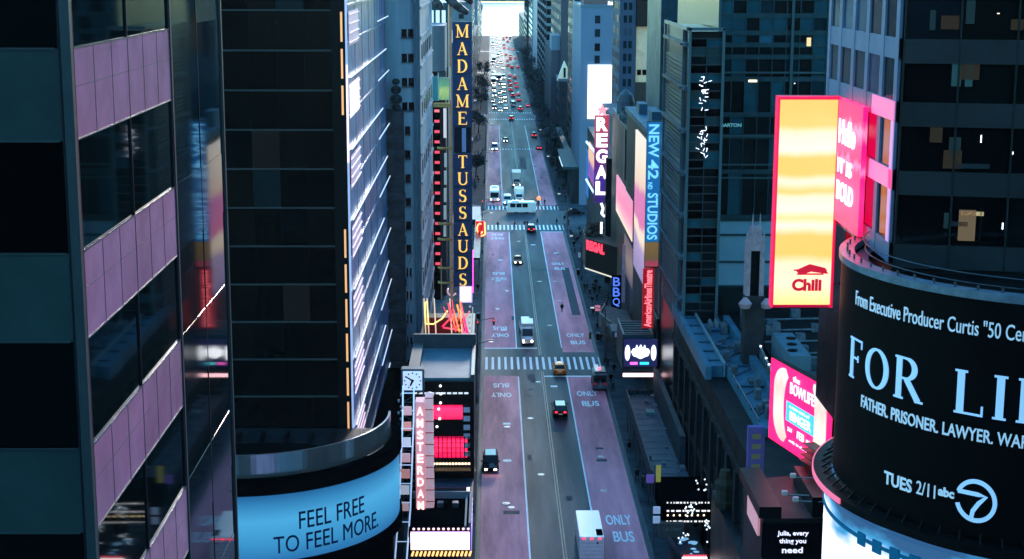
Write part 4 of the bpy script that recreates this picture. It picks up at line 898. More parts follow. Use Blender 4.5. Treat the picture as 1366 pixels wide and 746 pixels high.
# G. theatre fronts further along ------------------------------------------
B = thing('studio_building', 'dark studio building carrying the tall slanted pink and cream screen', 'building', (26, 225, 0))
MB().box(22.3, 27, 205, 262, 0, 36.2).build('wall', cl, B)
mb = MB().box(22.0, 27, 205, 262, 36.21, 37); mb.build('parapet', blu, B)
for k in range(5): MB().box(23 + (k % 2) * 1.8, 24.3 + (k % 2) * 1.8, 208 + k * 10, 213 + k * 10, 37.01, 38 + (k % 3) * .6).build('roof_box', roofb, B, bevel=.05)
scr = screen('tall_picture', [(0, (.3, .25, .5)), (.24, (.45, .35, .6)), (.3, (1, .8, .6)), (.36, (1, .85, .7)), (.4, (.8, .2, .45)), (.6, (.75, .2, .5)), (.66, (.95, .7, .55)), (.85, (1, .88, .72)), (1, (1, .92, .85))], .2, 2.5, .95)
MB().box(22.0, 22.28, 217, 242.5, 14.2, 35.2).build('tall_screen', scr, B)
MB().box(21.9, 22.2, 205.5, 216.6, 3, 13.8).build('low_wall_panel', dark, B)
B = thing('studio_sign', 'blue vertical sign reading NEW 42 STUDIOS above a gold panel', 'sign', (21.1, 206, 20))
MB().box(20.2, 22.0, 206.1, 206.8, 20.6, 40.0).build('case', dark, B)
MB().box(20.22, 21.98, 206.0, 206.09, 24.1, 39.9).build('blue_panel', mat('blue_sign_panel', (.02, .16, .4), .4, em=.35, emcol=(.02, .28, .7)), B)
MB().box(20.22, 21.98, 206.0, 206.09, 20.8, 24.05).build('gold_panel', screen('gold_panel', [(0, (.8, .12, .2)), (.2, (.7, .1, .2)), (.28, (.3, .2, .08)), (1, (.42, .27, .08))], .15, 5, .45), B)
mb = MB()
for s_, zt, ln in (('NEW', 39.6, 4.3), ('42', 35.0, 2.6), ('ND', 32.0, .9), ('STUDIOS', 30.6, 6.2)):
    h_ = 1.35 if s_ != 'ND' else .6; wtext(mb, s_, (20.42, 205.98, zt), (0, 0, -1), (1, 0, 0), (0, -1, 0), ln, h_, .02, .04)
mb.build('lettering', mat('bright_blue_letters', (.3, .75, 1), .4, em=1.0, emcol=(.2, .62, 1)), B)
B = thing('neon_sign', 'narrow red neon vertical sign reading AmericanAirlinesTheatre', 'sign', (20.8, 206, 12.5))
MB().box(20.05, 21.5, 206.1, 206.6, 12.4, 20.5).build('panel', mat('dark_red_panel', (.1, .0, .01), .4, em=.3, emcol=(1, .01, .03)), B)
mb = MB(); wtext(mb, 'AmericanAirlinesTheatre', (21.25, 206.08, 12.6), (0, 0, 1), (-1, 0, 0), (0, -1, 0), 7.7, 1.0, .02, .04); mb.build('lettering', mat('red_neon_letters', (1, .3, .3), .4, em=2.2, emcol=(1, .14, .16)), B)
B = thing('arcade_building', 'building with a slanted pink screen between the two theatres', 'building', (26, 272, 0))
MB().box(22.5, 27, 262.2, 296, 0, 33).build('wall', cl, B); MB().box(22.4, 27, 262.2, 296, 33.01, 33.8).build('parapet', blu, B)
MB().box(22.2, 22.48, 248, 281, 16.8, 23.2).build('pink_screen', screen('pink_picture', [(0, (1, .85, .6)), (.15, (1, .6, .6)), (.5, (1, .25, .45)), (1, (.8, .3, .5))], .3, 2.5, 1.05, axis=2), B)
MB().box(22.2, 22.48, 246, 262, 9.5, 15.8).build('dim_screen', screen('dim_picture', [(0, (.2, .12, .14)), (.5, (.6, .45, .4)), (1, (.25, .15, .18))], .5, 3, .4), B)
mb = MB().lathe((23.9, 284, 33.8), [(1.6, 0), (1.6, 2.2), (1.2, 3.4), (.5, 4.1), (.1, 4.4)], 16); mb.build('dome', mat('grey_dome', (.3, .36, .4), .6, var=.2), B)
MB().box(22.2, 22.45, 264, 266, 24.5, 33).build('vertical_fin', steel, B)
mb = MB(); rr = random.Random(9)
for k in range(60): mb.ball((22.3 + rr.random() * 1.6, 266 + rr.random() * 12, 33.9 + rr.random() * 1.2), .35 + .3 * rr.random(), 5, 4)
mb.build('roof_planting', mat('pale_planting', (.3, .38, .36), .9, var=.5, vs=3), B)
# cinema with vertical REGAL sign
B = thing('cinema_building', 'dark cinema with slanted violet screens left of the REGAL sign', 'building', (24, 320, 0))
MB().box(21.6, 30, 298, 358, 0, 24).build('wall', cl, B)
ew = screen('violet_picture', [(0, (.5, .05, .4)), (.2, (.15, .08, .5)), (.45, (.3, .1, .5)), (.6, (1, .6, .35)), (.85, (1, .65, .45)), (1, (.8, .4, .5))], .4, 3, .9)
MB().box(21.2, 21.55, 313, 347, 14.5, 21.8).build('screen', ew, B)
mb = MB().tube((21.1, 312, 22.8), (21.1, 352, 21.2), .28).tube((21.1, 326, 13.6), (21.1, 352, 12.8), .25); mb.build('light_bar', ledWs, B)
MB().box(21.3, 21.55, 348.5, 357, 9, 19).build('blue_strip', mat('deep_blue_screen', (.02, .1, .3), .4, em=.3, emcol=(.03, .25, .7)), B)
B = thing('cinema_sign', 'vertical sign with white letters REGAL on violet and a star on top', 'sign', (21, 300, 14))
MB().box(19.5, 22.2, 300.3, 301, 15.2, 32).build('blade', screen('regal_blade', [(0, (.05, .02, .25)), (.25, (.08, .03, .5)), (.55, (.25, .02, .3)), (.8, (.7, .05, .15)), (1, (.9, .1, .2))], .2, 2, .6), B)
mb = MB()
for k, ch in enumerate('REGAL'):
    vf = fit(text_verts(ch, .04), 2.15, 2.6, .12); z = 29.0 - k * 3.05; mb2 = MB(); put(mb2, vf, (19.8, 300.28, z), (1, 0, 0), (0, 0, 1), (0, -1, 0)); mb2.build('letter', mat('hot_white_letters', (1, .95, .95), .4, em=3, emcol=(1, .9, .9)), B)
pts = [(20.9 + (1.3 if i % 2 == 0 else .6) * math.sin(i * PI / 5), 32.9 + (1.3 if i % 2 == 0 else .6) * math.cos(i * PI / 5)) for i in range(10)]
mb = MB(); mb.add([(x, 300.2, z) for x, z in pts] + [(x, 300.5, z) for x, z in pts], [tuple(range(10)), tuple(range(19, 9, -1))] + [(i, (i + 1) % 10, 10 + (i + 1) % 10, 10 + i) for i in range(10)]); mb.build('star', mat('rose_star', (1, .5, .5), .4, em=.9, emcol=(1, .35, .4)), B)
mb = MB(); mb.path([(20.9, 300.2, 15.2), (21.3, 300.2, 14.2), (21.0, 300.2, 13.2), (21.6, 300.2, 12.6)], .25); mb.build('tail_light', ledW, B)
MB().box(22.3, 22.5, 300, 300.3, 12, 22).build('edge_strip', mat('pink_edge_strip', (1, .8, .9), .4, em=.8), B)
B = thing('cinema_marquee', 'dark boxy cinema marquee with small red REGAL letters', 'marquee', (20.5, 290, 4))
MB().prism([(17.4, 290), (17.4, 300), (24.5, 286), (24.5, 276)], 4.4, 10.2).build('box', mat('black_marquee', (.012, .014, .014), .5, var=.3), B)
mb = MB(); u_ = Vector((7.1, -14, 0)).normalized(); n_ = Vector((u_[1], -u_[0], 0)); n_ = n_ if n_[1] < 0 else -n_
wtext(mb, 'REGAL', Vector((17.6, 289.6, 8.1)) + n_ * .05, u_, (0, 0, 1), n_, 6.4, 1.9, .06, .08); mb.build('lettering', mat('red_block_letters', (1, .1, .12), .4, em=2, emcol=(1, .03, .07)), B)
mb = MB(); mb.slab(Vector((17.4, 290, 0)) + n_ * .02, u_, n_, 15.6, .1, 4.4, 4.65); mb.build('bulb_strip', mat('cream_strip', (1, .85, .65), .4, em=.7, emcol=(1, .8, .55)), B)
mb = MB(); rr = random.Random(5)
for k in range(12): mb.ball((18 + rr.random() * 3, 292 + rr.random() * 6, 10.4 + rr.random() * 1.5), .4 + rr.random() * .4, 6, 4)
mb.build('roof_clutter', mat('brown_clutter', (.2, .15, .12), .8, var=.4), B)
tag(MB().box(19.6, 20.0, 283, 283.2, 12.2, 14.3).build('slanted_lamp', ledW), 'short bright white lamp bar above the red lettered marquee', 'lamp')
B = thing('vertical_banner', 'grey lilac vertical banner right of the red lettered marquee', 'banner', (22, 262, 5))
MB().box(21.6, 22.1, 258, 258.3, 4.8, 14.6).build('banner', mat('lilac_banner', (.35, .33, .45), .5, em=.06, var=.2), B)
B = thing('restaurant_sign', 'blue neon vertical letters BBQ on the right pavement', 'sign', (20.6, 268, 3.5))
mb = MB()
for k, ch in enumerate('BBQ'): wtext(mb, ch, (20.1, 258, 7.6 - k * 1.75), (1, 0, 0), (0, 0, 1), (0, -1, 0), 1.2, 1.5, .01, .1)
mb.build('letter', mat('blue_neon', (.15, .3, 1), .4, em=.9, emcol=(.1, .22, 1)), B)
MB().box(19.9, 21.5, 258.2, 258.4, 3.5, 9.4).build('backing', black, B)
mb = MB().path([(20.0, 250, 3.6), (20.3, 250, 2.6), (20.9, 250, 1.9), (21.6, 250, 1.4)], .2).box(21.2, 22.2, 250, 250.2, 3.2, 3.8); mb.build('pink_tube', mat('pink_tube', (1, .3, .4), .4, em=1, emcol=(1, .15, .25)), B)
# marquees on the right pavement
B = thing('angled_marquee', 'pale angular marquee roof on the right pavement below the blue BBQ letters', 'marquee', (20, 240, 3))
pale_c = mat('pale_canopy', (.4, .42, .42), .6, var=.2, vs=.5)
MB().prism([(17.6, 240), (17.3, 247), (18.6, 254), (21.8, 250), (21.8, 231), (19, 231)], 3.6, 5.2).build('canopy', mat('brown_canopy', (.13, .12, .11), .7, var=.3), B)
mb = MB().slab((17.3, 247), Vector((.18, -.98)), Vector((-.98, -.18)), 7, .25, 3.5, 5.6).slab((17.35, 247), Vector((.18, .98)), Vector((-.98, .18)), 7, .25, 3.5, 5.6); mb.build('edge', pale_c, B)
MB().box(17.9, 20.4, 231, 236, 5.21, 6.2).build('grey_box', mat('grey_box', (.2, .28, .33), .6), B); MB().box(18.4, 19.7, 230.9, 230.98, 5.35, 6.0).build('pale_sign', mat('pale_sign', (.4, .5, .62), .4, em=.15), B)
mb = MB().box(20.45, 21.8, 224, 230.8, 3.2, 4.4); mb.build('white_box', pale_c, B)
B = thing('screen_marquee', 'teal marquee with bright winged screen and pink light bar over the right pavement', 'marquee', (19.5, 209, 6))
MB().box(17.3, 21.4, 204.2, 214, 7.0, 11.5).build('box', mat('teal_box', (.04, .1, .12), .5, var=.3), B)
mb = MB()
for k in range(6): mb.box(17.6, 21.2, 205.5 + k * 1.4, 205.8 + k * 1.4, 11.51, 11.9)
mb.box(17.3, 17.55, 204.2, 214, 11.51, 12.05); mb.box(21.1, 21.4, 204.2, 214, 11.51, 12.05); mb.box(17.55, 21.1, 204.2, 204.4, 11.51, 12.0); mb.build('roof_slats', mat('slat_teal', (.1, .2, .23), .5), B)
MB().box(17.5, 21.9, 203.9, 204.15, 7.7, 11.4).build('screen', mat('screen_navy', (.03, .04, .12), .3, em=.06, emcol=(.2, .2, 1)), B)
mb = MB()
wing = [(0, .1), (.25, .55), (.55, .5), (.75, 1.1), (1.0, .55), (1.3, 1.15), (1.6, .55), (1.85, 1.1), (2.05, .5), (2.35, .55), (2.6, .1), (2.35, -.5), (2.0, -.6), (1.3, -.95), (.6, -.6), (.25, -.5)]
for x0_, sc in ((18.45, .95),):
    P2 = [(x0_ + a * sc, 9.65 + b * sc) for a, b in wing]; n2 = len(P2); mb.add([(a, 203.82, b) for a, b in P2] + [(a, 203.86, b) for a, b in P2], [tuple(range(n2))] + [(i, (i + 1) % n2, n2 + (i + 1) % n2, n2 + i) for i in range(n2)])
for cx_ in (17.95, 21.4):
    e_ = ell(cx_, 9.6, .34, 1.05, 0, 360, 18)[:-1]; mb.add([(a, 203.82, b) for a, b in e_] + [(a, 203.86, b) for a, b in e_], [tuple(range(18))] + [(i, (i + 1) % 18, 18 + (i + 1) % 18, 18 + i) for i in range(18)])
mb.build('white_wings', mat('hot_white', (1, 1, 1), .4, em=2.6), B)
MB().box(18.3, 19.3, 203.78, 203.81, 8.0, 8.35).build('pink_caption', ledM, B); MB().box(19.6, 20.8, 203.78, 203.81, 8.0, 8.35).build('cyan_caption', mat('cyan_led', (.1, .9, .9), .4, em=1.2, emcol=(.05, .9, .85)), B)
MB().box(17.4, 21.8, 203.9, 204.15, 6.3, 6.75).build('light_bar', mat('pink_white_bar', (1, .85, .85), .4, em=3.2, emcol=(1, .55, .58)), B)
rq = random.Random(55)
B2 = [o for o in bpy.data.objects if o.name == 'building_terrace'][0]; mb = MB()
for k in range(14):
    x = rq.uniform(30.3, 38); y = rq.uniform(152, 184); s_ = rq.uniform(.2, .7); mb.box(x - s_, x + s_, y - s_, y + s_, 19.0, 19.3 + rq.uniform(.3, 1.2))
for k in range(6): mb.tube((30, 153 + 5.5 * k, 19.3), (40, 154 + 5.5 * k, 19.3), .12)
mb.build('roof_plant', mat('roof_plant_grey', (.25, .32, .38), .6, .2, var=.5, vs=1.5), B2)
# sidewalk shed and near right clutter
B = thing('sidewalk_shed', 'long grey blue covered walkway along the right pavement', 'walkway', (19, 180, 0))
mb = MB().box(17.6, 21.6, 166, 200, 4.4, 5.0); mb.build('deck', mat('deck_grey', (.1, .16, .22), .6, var=.35, vs=.5), B)
mb = MB().box(17.45, 17.6, 166, 200, 4.2, 5.7).box(17.45, 21.6, 199.9, 200.1, 5, 5.6); mb.build('parapet', mat('shed_parapet', (.06, .1, .12), .6, var=.3), B)
mb = MB()
for k in range(9): mb.tube((17.7, 167 + k * 4, .14), (17.7, 167 + k * 4, 4.4), .07)
for k in range(6): mb.tube((18 + .6 * k, 199, 5), (18 + .6 * k, 199, 6.3), .05)
mb.build('post', steel, B)
MB().box(19.2, 20.3, 190, 191.6, 5.01, 5.4).build('hatch', mat('teal_hatch', (.2, .5, .5), .5), B)
MB().box(21.0, 21.62, 170, 200, 5.01, 8.4).build('side_parapet', mat('shed_parapet', (0, 0, 0)), B)
MB().box(17.9, 21.0, 160, 165.9, 3.9, 4.6).build('teal_roof', mat('shed_teal', (.1, .24, .3), .5, var=.3), B)
mb = MB()
for k in range(5): mb.tube((18 + .7 * k, 160.2, 4.6), (18 + .7 * k, 160.2, 6.0), .05)
mb.path([(18, 160.2, 6), (21, 160.2, 6)], .04); mb.path([(18, 160.2, 5.3), (21, 160.2, 5.3)], .04); mb.build('rail', dark, B)
rq = random.Random(15); mb = MB()
for k in range(12):
    x = rq.uniform(17.9, 21.2); y = rq.uniform(168, 198); s_ = rq.uniform(.08, .3); mb.box(x - s_, x + s_, y - s_ * 2, y + s_ * 2, 5.005, 5.1 + rq.uniform(.05, .4))
for k in range(14): mb.box(17.61, 20.95, 167 + k * 2.35, 167.06 + k * 2.35, 5.002, 5.04)
mb.tube((20.6, 167, 5.15), (20.6, 199, 5.15), .07); mb.build('deck_clutter', mat('deck_clutter_grey', (.3, .36, .4), .7, var=.5, vs=2), B)
B = thing('sign_canopy', 'dark canopy with two rows of tiny lit letters over the right pavement', 'canopy', (19, 150, 0))
MB().box(16.9, 21.9, 150.3, 158.8, 5.6, 7.4).build('canopy', black, B)
mb = MB(); rr = random.Random(8)
for z, ss in ((7.45, .6), (6.6, 1.0), (5.5, .8)):
    x = 17.4
    while x < 21.6:
        w_ = rr.uniform(.12, .5) * ss; mb.box(x, x + w_, 150.18, 150.26, z, z + .14); x += w_ + rr.uniform(.08, .25)
mb.build('letter_dots', mat('tiny_letters', (1, .9, .85), .4, em=1.1), B)
mb = MB()
for k in range(7): mb.ball((17.5 + k * .6, 150.1, 6.25), .1, 6, 4)
mb.build('bulb_row', bulb, B)
MB().box(16.6, 19.0, 149.4, 150.1, 4.2, 5.6).build('grey_board', mat('grey_board', (.16, .19, .18), .6), B)
mb = MB(); wtext(mb, 'Cafe Metro', (16.9, 149.35, 4.9), (1, 0, 0), (0, 0, 1), (0, -1, 0), 1.9, .4, .0); mb.build('lettering', mat('grey_letters', (.4, .45, .45), .5), B)
for z in (6.9, 5.9): MB().box(16.0, 16.7, 149.7, 149.9, z - .35, z + .35).build('round_sign', mat('pale_blue_sign', (.5, .6, .75), .4, em=.25), B)
B = thing('flag_banner', 'small purple and yellow banner on the right pavement', 'banner', (16.6, 157, 5))
MB().box(16.0, 16.8, 157, 157.1, 7.3, 8.2).build('purple_flag', mat('purple_flag', (.35, .15, .5), .6, em=.1), B); MB().prism([(17.0, 157), (17.5, 157), (17.5, 157.1), (17.0, 157.1)], 6.9, 9.2).build('yellow_flag', mat('yellow_flag', (.8, .55, .08), .6, em=.12), B)
MB().tube((16.9, 157.2, .14), (16.9, 157.2, 9.2), .06).build('pole', steel, B)
B = thing('bubble_canopy', 'canopy patterned with pale blue circles and a white lit front, bottom right', 'canopy', (20, 150, 0))
mb = MB().prism([(18.4, 144.4), (20.7, 144.4), (20.3, 155), (17.4, 155)], 3.2, 4.0); mb.build('canopy', mat('navy_canopy', (.02, .06, .1), .4), B)
mb = MB(); rr = random.Random(2)
for k in range(24):
    t = rr.random(); y = 145.2 + 9.2 * t; x = 18.6 + rr.random() * 1.6 - .7 * t; mb.lathe((x, y, 4.0 + .002 * k), [(.12 + .33 * rr.random() ** 2, 0), (.1, .03)], 14)
mb.build('circles', mat('blue_circles', (.25, .5, .65), .4, em=.4, emcol=(.4, .75, 1)), B)
MB().box(18.3, 20.7, 144.2, 144.36, 3.1, 4.1).build('lit_front', mat('hot_white', (1, 1, 1)), B)
mb = MB()
for k in range(10): mb.ball((18.5 + k * .23, 144.3, 4.25), .1, 6, 4)
mb.build('red_bulbs', ledR, B)
rr = random.Random(21)
for i, (x, y, z, n_) in enumerate(((19.6, 149, 7.3, 12), (21.2, 146, 6.6, 9), (18.6, 147, 5.4, 7), (22.5, 138, 6.2, 6), (21.0, 152, 8.8, 7), (21.3, 146.5, 5.4, 5))):
    nm = ['beside the tiny lit letters', 'above the blue circled canopy', 'left of the grey cafe board', 'furthest right and lowest', 'highest, on the dark canopy', 'in the gap behind the canopies'][i]
    A = thing('light_cluster', 'loose cluster of small white bulbs ' + nm, 'light cluster', (x, y, z), 'bulb clusters over the right pavement')
    mb = MB()
    for k in range(n_): mb.ball((x + rr.uniform(-.6, .6), y + rr.uniform(-.5, .5), z + rr.uniform(-.7, .6)), .09, 6, 4)
    mb.build('bulbs', mat('cluster_bulb', (.8, .9, .95), .4, em=1.6, emcol=(.8, .92, 1)), A)
    MB().tube((x - .6, y, z - .8), (x + .6, y, z + .7), .02).build('wire', dark, A)
B = thing('low_dark_block', 'very dark low building beside the pavement at the bottom right', 'building', (21, 130, 0))
MB().box(17.6, 22, 124, 149, 0, 3.2).build('wall', cl, B)
MB().box(20.9, 22, 104, 143.8, 3.21, 11).build('upper_wall', cl, B)
mb = MB().lathe((21.4, 139, 11), [(.8, 0), (.85, .6), (.75, .7), (.75, 1.9), (1.0, 2.0), (1.0, 2.4), (.6, 2.8), (.5, 3.6)], 8); mb.build('stone_crown', mat('olive_stone', (.08, .075, .05), .8, var=.4, vs=1), B)
# ------------------------------------------------------------------ unseen towers added behind the viewer: dark reflections, less light from the east
for nm_, lb_, x0_, x1_, y0_, y1_ in (('unseen_tower', 'added unseen dark tower behind the viewpoint, closing the street', -30, 45, -230, -190), ('unseen_tower', 'added unseen dark tower behind the viewpoint on the left side', -90, -34, -120, -20), ('unseen_tower', 'added unseen dark tower behind the viewpoint on the right side', 48, 110, -130, -20)):
    B = thing(nm_, lb_, 'tower', ((x0_ + x1_) / 2, (y0_ + y1_) / 2, 0)); MB().box(x0_, x1_, y0_, y1_, 0, 105).build('wall', mat('unseen_tower_wall', (.06, .08, .1), .7, var=.4, vs=.08), B)
    for k in range(5): MB().box(x0_ + 2, x1_ - 2, y1_ + .01, y1_ + .2, 20 + k * 16, 27 + k * 16).build('unseen_tower_window_band', gM, B)
# ------------------------------------------------------------------ FAR BUILDINGS (beyond the avenue)
Rn = random.Random(5)
def block(name, label, x0, x1, y0, y1, h, wall, wins=None, fh=3.6, bay=2.6, side=1, ww=1.3, wh=1.7, roof=True, cat='building', front=True, limit=40, cornice=True, sidew=True):
    """masonry block: wall, cornice, each window its own pane with sill"""
    B = thing(name, label, cat, ((x0 + x1) / 2, (y0 + y1) / 2, 0))
    MB().box(x0, x1, y0, y1, 0, h).build('wall', wall, B)
    if cornice: MB().box(x0 - .25, x1 + .25, y0 - .3, y1, h + .005, h + .8).build('cornice', concrete, B)
    if wins:
        out = []
        for k in range(int((h - 4) / fh)):
            z = 4 + k * fh
            if front:
                n = int((x1 - x0 - .8) / bay)
                for j in range(n):
                    x = x0 + .6 + (x1 - x0 - 1.2) * (j + .5) / n; out.append((x - ww / 2, x + ww / 2, y0 - .06, y0 - .005, z))
            xf = x1 if side > 0 else x0       # the face along the street
            n = int((y1 - y0 - .8) / bay) if sidew else 0
            for j in range(n):
                y = y0 + .6 + (y1 - y0 - 1.2) * (j + .5) / n
                out.append((xf + .005, xf + .06, y - ww / 2, y + ww / 2, z) if side > 0 else (xf - .06, xf - .005, y - ww / 2, y + ww / 2, z))
        out = [o for o in out if seen((o[0], o[2], o[4]), 5)]
        out.sort(key=lambda o: (o[2], ))
        big, rest = out[:limit], out[limit:]
        for o in big: MB().box(o[0], o[1], o[2], o[3], o[4], o[4] + wh).build('window', Rn.choice(wins), B)
        if rest:
            mb = MB()
            for o in rest: mb.cur = Rn.randrange(len(wins)); mb.box(o[0], o[1], o[2], o[3], o[4], o[4] + wh)
            tag(mb.build('window', wins, B), kind='stuff')
    return B
slate = mat('slate_blue_wall', (.16, .26, .36), .8, var=.25, vs=.2, streak=True); beige = mat('beige_wall', (.55, .42, .38), .8, var=.12, vs=.2, streak=True)
browng = mat('brown_grey_wall', (.14, .14, .17), .85, var=.25, vs=.25, streak=True); purp = mat('purple_grey_wall', (.15, .2, .3), .8, var=.2, vs=.25, streak=True)
brw = mat('brown_wall', (.2, .14, .11), .8, var=.25, vs=.3); pale = mat('pale_blue_wall', (.34, .46, .66), .75, var=.08, vs=.12, streak=True); dkw = mat('dark_wall', (.03, .045, .055), .6, var=.3, vs=.3)
tlw = mat('teal_masonry', (.14, .3, .36), .8, var=.3, vs=.2)
# right side, near to far
B = block('slab_tower', 'smooth pale blue slab tower with four small windows and a white screen', 22.1, 31.6, 398, 440, 49.4, pale, None, cornice=False)
for z in (45.6, 42.3, 38.8, 35.8): MB().box(25.55, 26.85, 397.9, 397.99, z, z + 1.9).build('window', gM if z != 38.8 else gD, B)
MB().box(23.95, 31.5, 397.6, 397.95, 22, 35.4).build('screen', mat('white_screen', (1, 1, 1), .4, em=1.9, emcol=(1, .93, .95)), B)
MB().box(22.0, 31.7, 397.9, 440, 49.41, 50.1).build('parapet', mat('parapet_blue', (.25, .4, .5), .6), B); MB().box(23, 29, 402, 415, 50.11, 53).build('roof_house', mat('rose_house', (.4, .25, .25), .8), B)
block('grey_office', 'purple grey office tower with faint window rows right of the pale slab', 26.3, 29.6, 330, 350, 80, purp, [gM, mat('grey_pane', (.1, .14, .2), .3)], 2.6, 1.1, -1, .7, 1.5)
B = block('brown_tower', 'brown tower with a dark overhang and cream lit upper front', 29.75, 33.4, 331, 350, 80, brw, None, cornice=False)
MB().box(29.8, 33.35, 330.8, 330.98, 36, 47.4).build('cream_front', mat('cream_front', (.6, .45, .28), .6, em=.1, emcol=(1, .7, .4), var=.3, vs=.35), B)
MB().box(29.7, 33.5, 329.5, 330.9, 47.6, 56).build('overhang', mat('overhang_brown', (.07, .04, .03), .7), B)
for k in range(3): MB().box(30.1 + k * 1.1, 30.9 + k * 1.1, 330.6, 330.78, 37.5, 38.6).build('window', gD, B)
block('striped_tower', 'brown blue tower at the top, left of the louvred bay', 33.6, 37.5, 331, 350, 80, mat('brown_blue_wall', (.12, .12, .14), .7, var=.3, vs=.3), [gLd, gM], 3, 1.4, -1, .8, 1.8)
block('slab_neighbour', 'low teal roofed building at the foot of the purple grey tower', 23, 27, 300, 329, 31, tlw, [gM], 3.4, 2.2, -1)
block('black_grid_tower', 'near black tower with a fine grid of windows behind the pale slab', 22.7, 30, 441, 478, 56, dkw, [gM, gD, mat('grid_pane', (.05, .1, .14), .3)], 2.8, 2.2, -1, 1.5, 1.6, limit=60)
B = block('gabled_block', 'dark block topped by a pale yellow gabled attic', 21.4, 26.3, 508, 530, 23.3, dkw, [gM], 3.6, 2, -1)
mb = MB(); mb.add([(20.9, 510, 23.4), (26.2, 510, 23.4), (23.2, 510, 29.6), (20.9, 514, 23.4), (26.2, 514, 23.4), (23.2, 514, 29.6)], [(0, 1, 2), (3, 5, 4), (0, 2, 5, 3), (1, 4, 5, 2), (0, 3, 4, 1)])
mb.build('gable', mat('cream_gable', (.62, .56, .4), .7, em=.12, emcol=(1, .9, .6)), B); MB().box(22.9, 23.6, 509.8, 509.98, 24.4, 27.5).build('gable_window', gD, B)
B = block('brownish_tower', 'tall grey brown tower with a pale patch on its front', 22.9, 28.5, 532, 622, 70, browng, [gM, mat('brown_pane', (.1, .1, .12), .4)], 3.4, 3.2, -1, 1.3, 1.8, limit=50)
MB().box(19.9, 22.8, 534, 552, 31.8, 36.6).build('pale_patch', mat('pale_patch', (.3, .42, .55), .6), B)
MB().box(19.8, 22.88, 534, 600, 0, 31.7).build('lower_wing', browng, B)
B = thing('parking_tower', 'open sided parking tower with stacked pale decks', 'car park', (24, 700, 0))
MB().box(22.6, 30, 655, 785, 0, 56).build('core', black, B)
for k in range(15):
    z = 8 + k * 3.4; MB().box(22.2, 30, 654.5, 785, z, z + 1.1).build('deck', mat('deck_pale', (.3, .42, .48), .7, var=.3, vs=.2), B)
mb = MB()
for k in range(6): mb.box(22.1, 22.5, 656 + k * 25, 657.5 + k * 25, 0, 57)
mb.build('column', browng, B)
block('beige_tower', 'plain beige tower far down the right side', 22.8, 29.5, 792, 886, 58, beige, None, 3.6, 3)
B = block('beige_podium', 'pale boxy building at the foot of the beige tower', 22.3, 26, 787, 791.5, 28, mat('pale_podium', (.6, .58, .55), .7), None)
B = block('patterned_tower', 'slim teal tower with chequered windows far down on the right', 22.9, 28, 910, 1000, 66, mat('teal_pale', (.3, .5, .58), .6), [gB, gM], 3.2, 3, -1, 2.2, 1.8, limit=60)
MB().box(20.6, 24.5, 1003, 1010, 34, 46).build('dark_box', dkw, B)
block('dark_slim_tower', 'slim dark blue tower below the chequered tower', 22.0, 26, 1012, 1100, 34, mat('dark_blue_wall', (.03, .09, .13), .6, var=.3), [gM], 4, 4, -1)
block('riverside_pier_house', 'pale pier house beside the river on the right', 22.5, 30, 1130, 1340, 20, mat('pale_teal_block', (.35, .45, .48), .8, var=.3, vs=.1), [gM], 4, 6, -1)
# left side
lft = [('teal_corner_block', 'teal corner block right after the avenue on the left', 398, 470, 40, tlw), ('mossy_block', 'greenish block second after the avenue on the left', 471, 545, 30, mat('moss_wall', (.06, .16, .17), .8, var=.3)),
       ('blue_slate_block', 'blue slate block third after the avenue on the left', 546, 628, 34, slate), ('pale_grey_block', 'pale grey block with white cornice left of the far traffic jam', 651, 750, 44, mat('grey_white_wall', (.38, .46, .52), .8, var=.25, vs=.15)),
       ('dark_teal_block', 'dark teal block left of the far traffic jam', 751, 887, 26, mat('dark_teal_wall', (.06, .14, .18), .8, var=.3, vs=.15)), ('long_pale_block', 'long pale teal block fourth from the river on the left', 908, 1000, 52, mat('pale_teal_wall', (.25, .45, .52), .8, var=.3, vs=.15)),
       ('round_top_block', 'teal block with a lower roof third from the river on the left', 1001, 1108, 34, tlw), ('grey_river_block', 'grey blue block near the river on the left', 1128, 1230, 52, slate), ('river_edge_block', 'low blue block at the river edge on the left', 1231, 1350, 24, tlw)]
for nm, lb, a, b, h, mt in lft: block(nm, lb, -24, -8.1, a, b, h, mt, [gM, gD, gC, gT], 3.8, 6, 1, 2, 1.9, limit=30)
tag(MB().lathe((-9.6, 1240, 24.8), [(2.6, 0), (2.7, 4), (1.8, 5.4), (.2, 6.6)], 16).build('water_tank', mat('tank_teal', (.08, .28, .34), .7)), 'teal round water tank by the river on the left', 'water tank')
# bus terminal on the right, first block after the avenue (low, dark, behind the trees)
B = thing('bus_terminal', 'low dark terminal building with a lattice of beams behind the street trees', 'building', (20, 450, 0))
MB().box(20.4, 22.0, 400, 506, 0, 9).build('wall', dkw, B)
mb = MB()
for k in range(12): y = 402 + k * 8.6; mb.tube((20.3, y, 1), (20.3, y + 8.6, 9), .18); mb.tube((20.3, y + 8.6, 1), (20.3, y, 9), .18)
mb.build('lattice', mat('lattice_teal', (.05, .13, .15), .6), B); MB().box(18.2, 22, 400, 440, 9.01, 9.6).build('canopy', mat('canopy_teal', (.05, .14, .17), .6), B)
MB().box(18.0, 18.16, 404, 425, 9.1, 9.3).build('white_edge', ledWs, B)
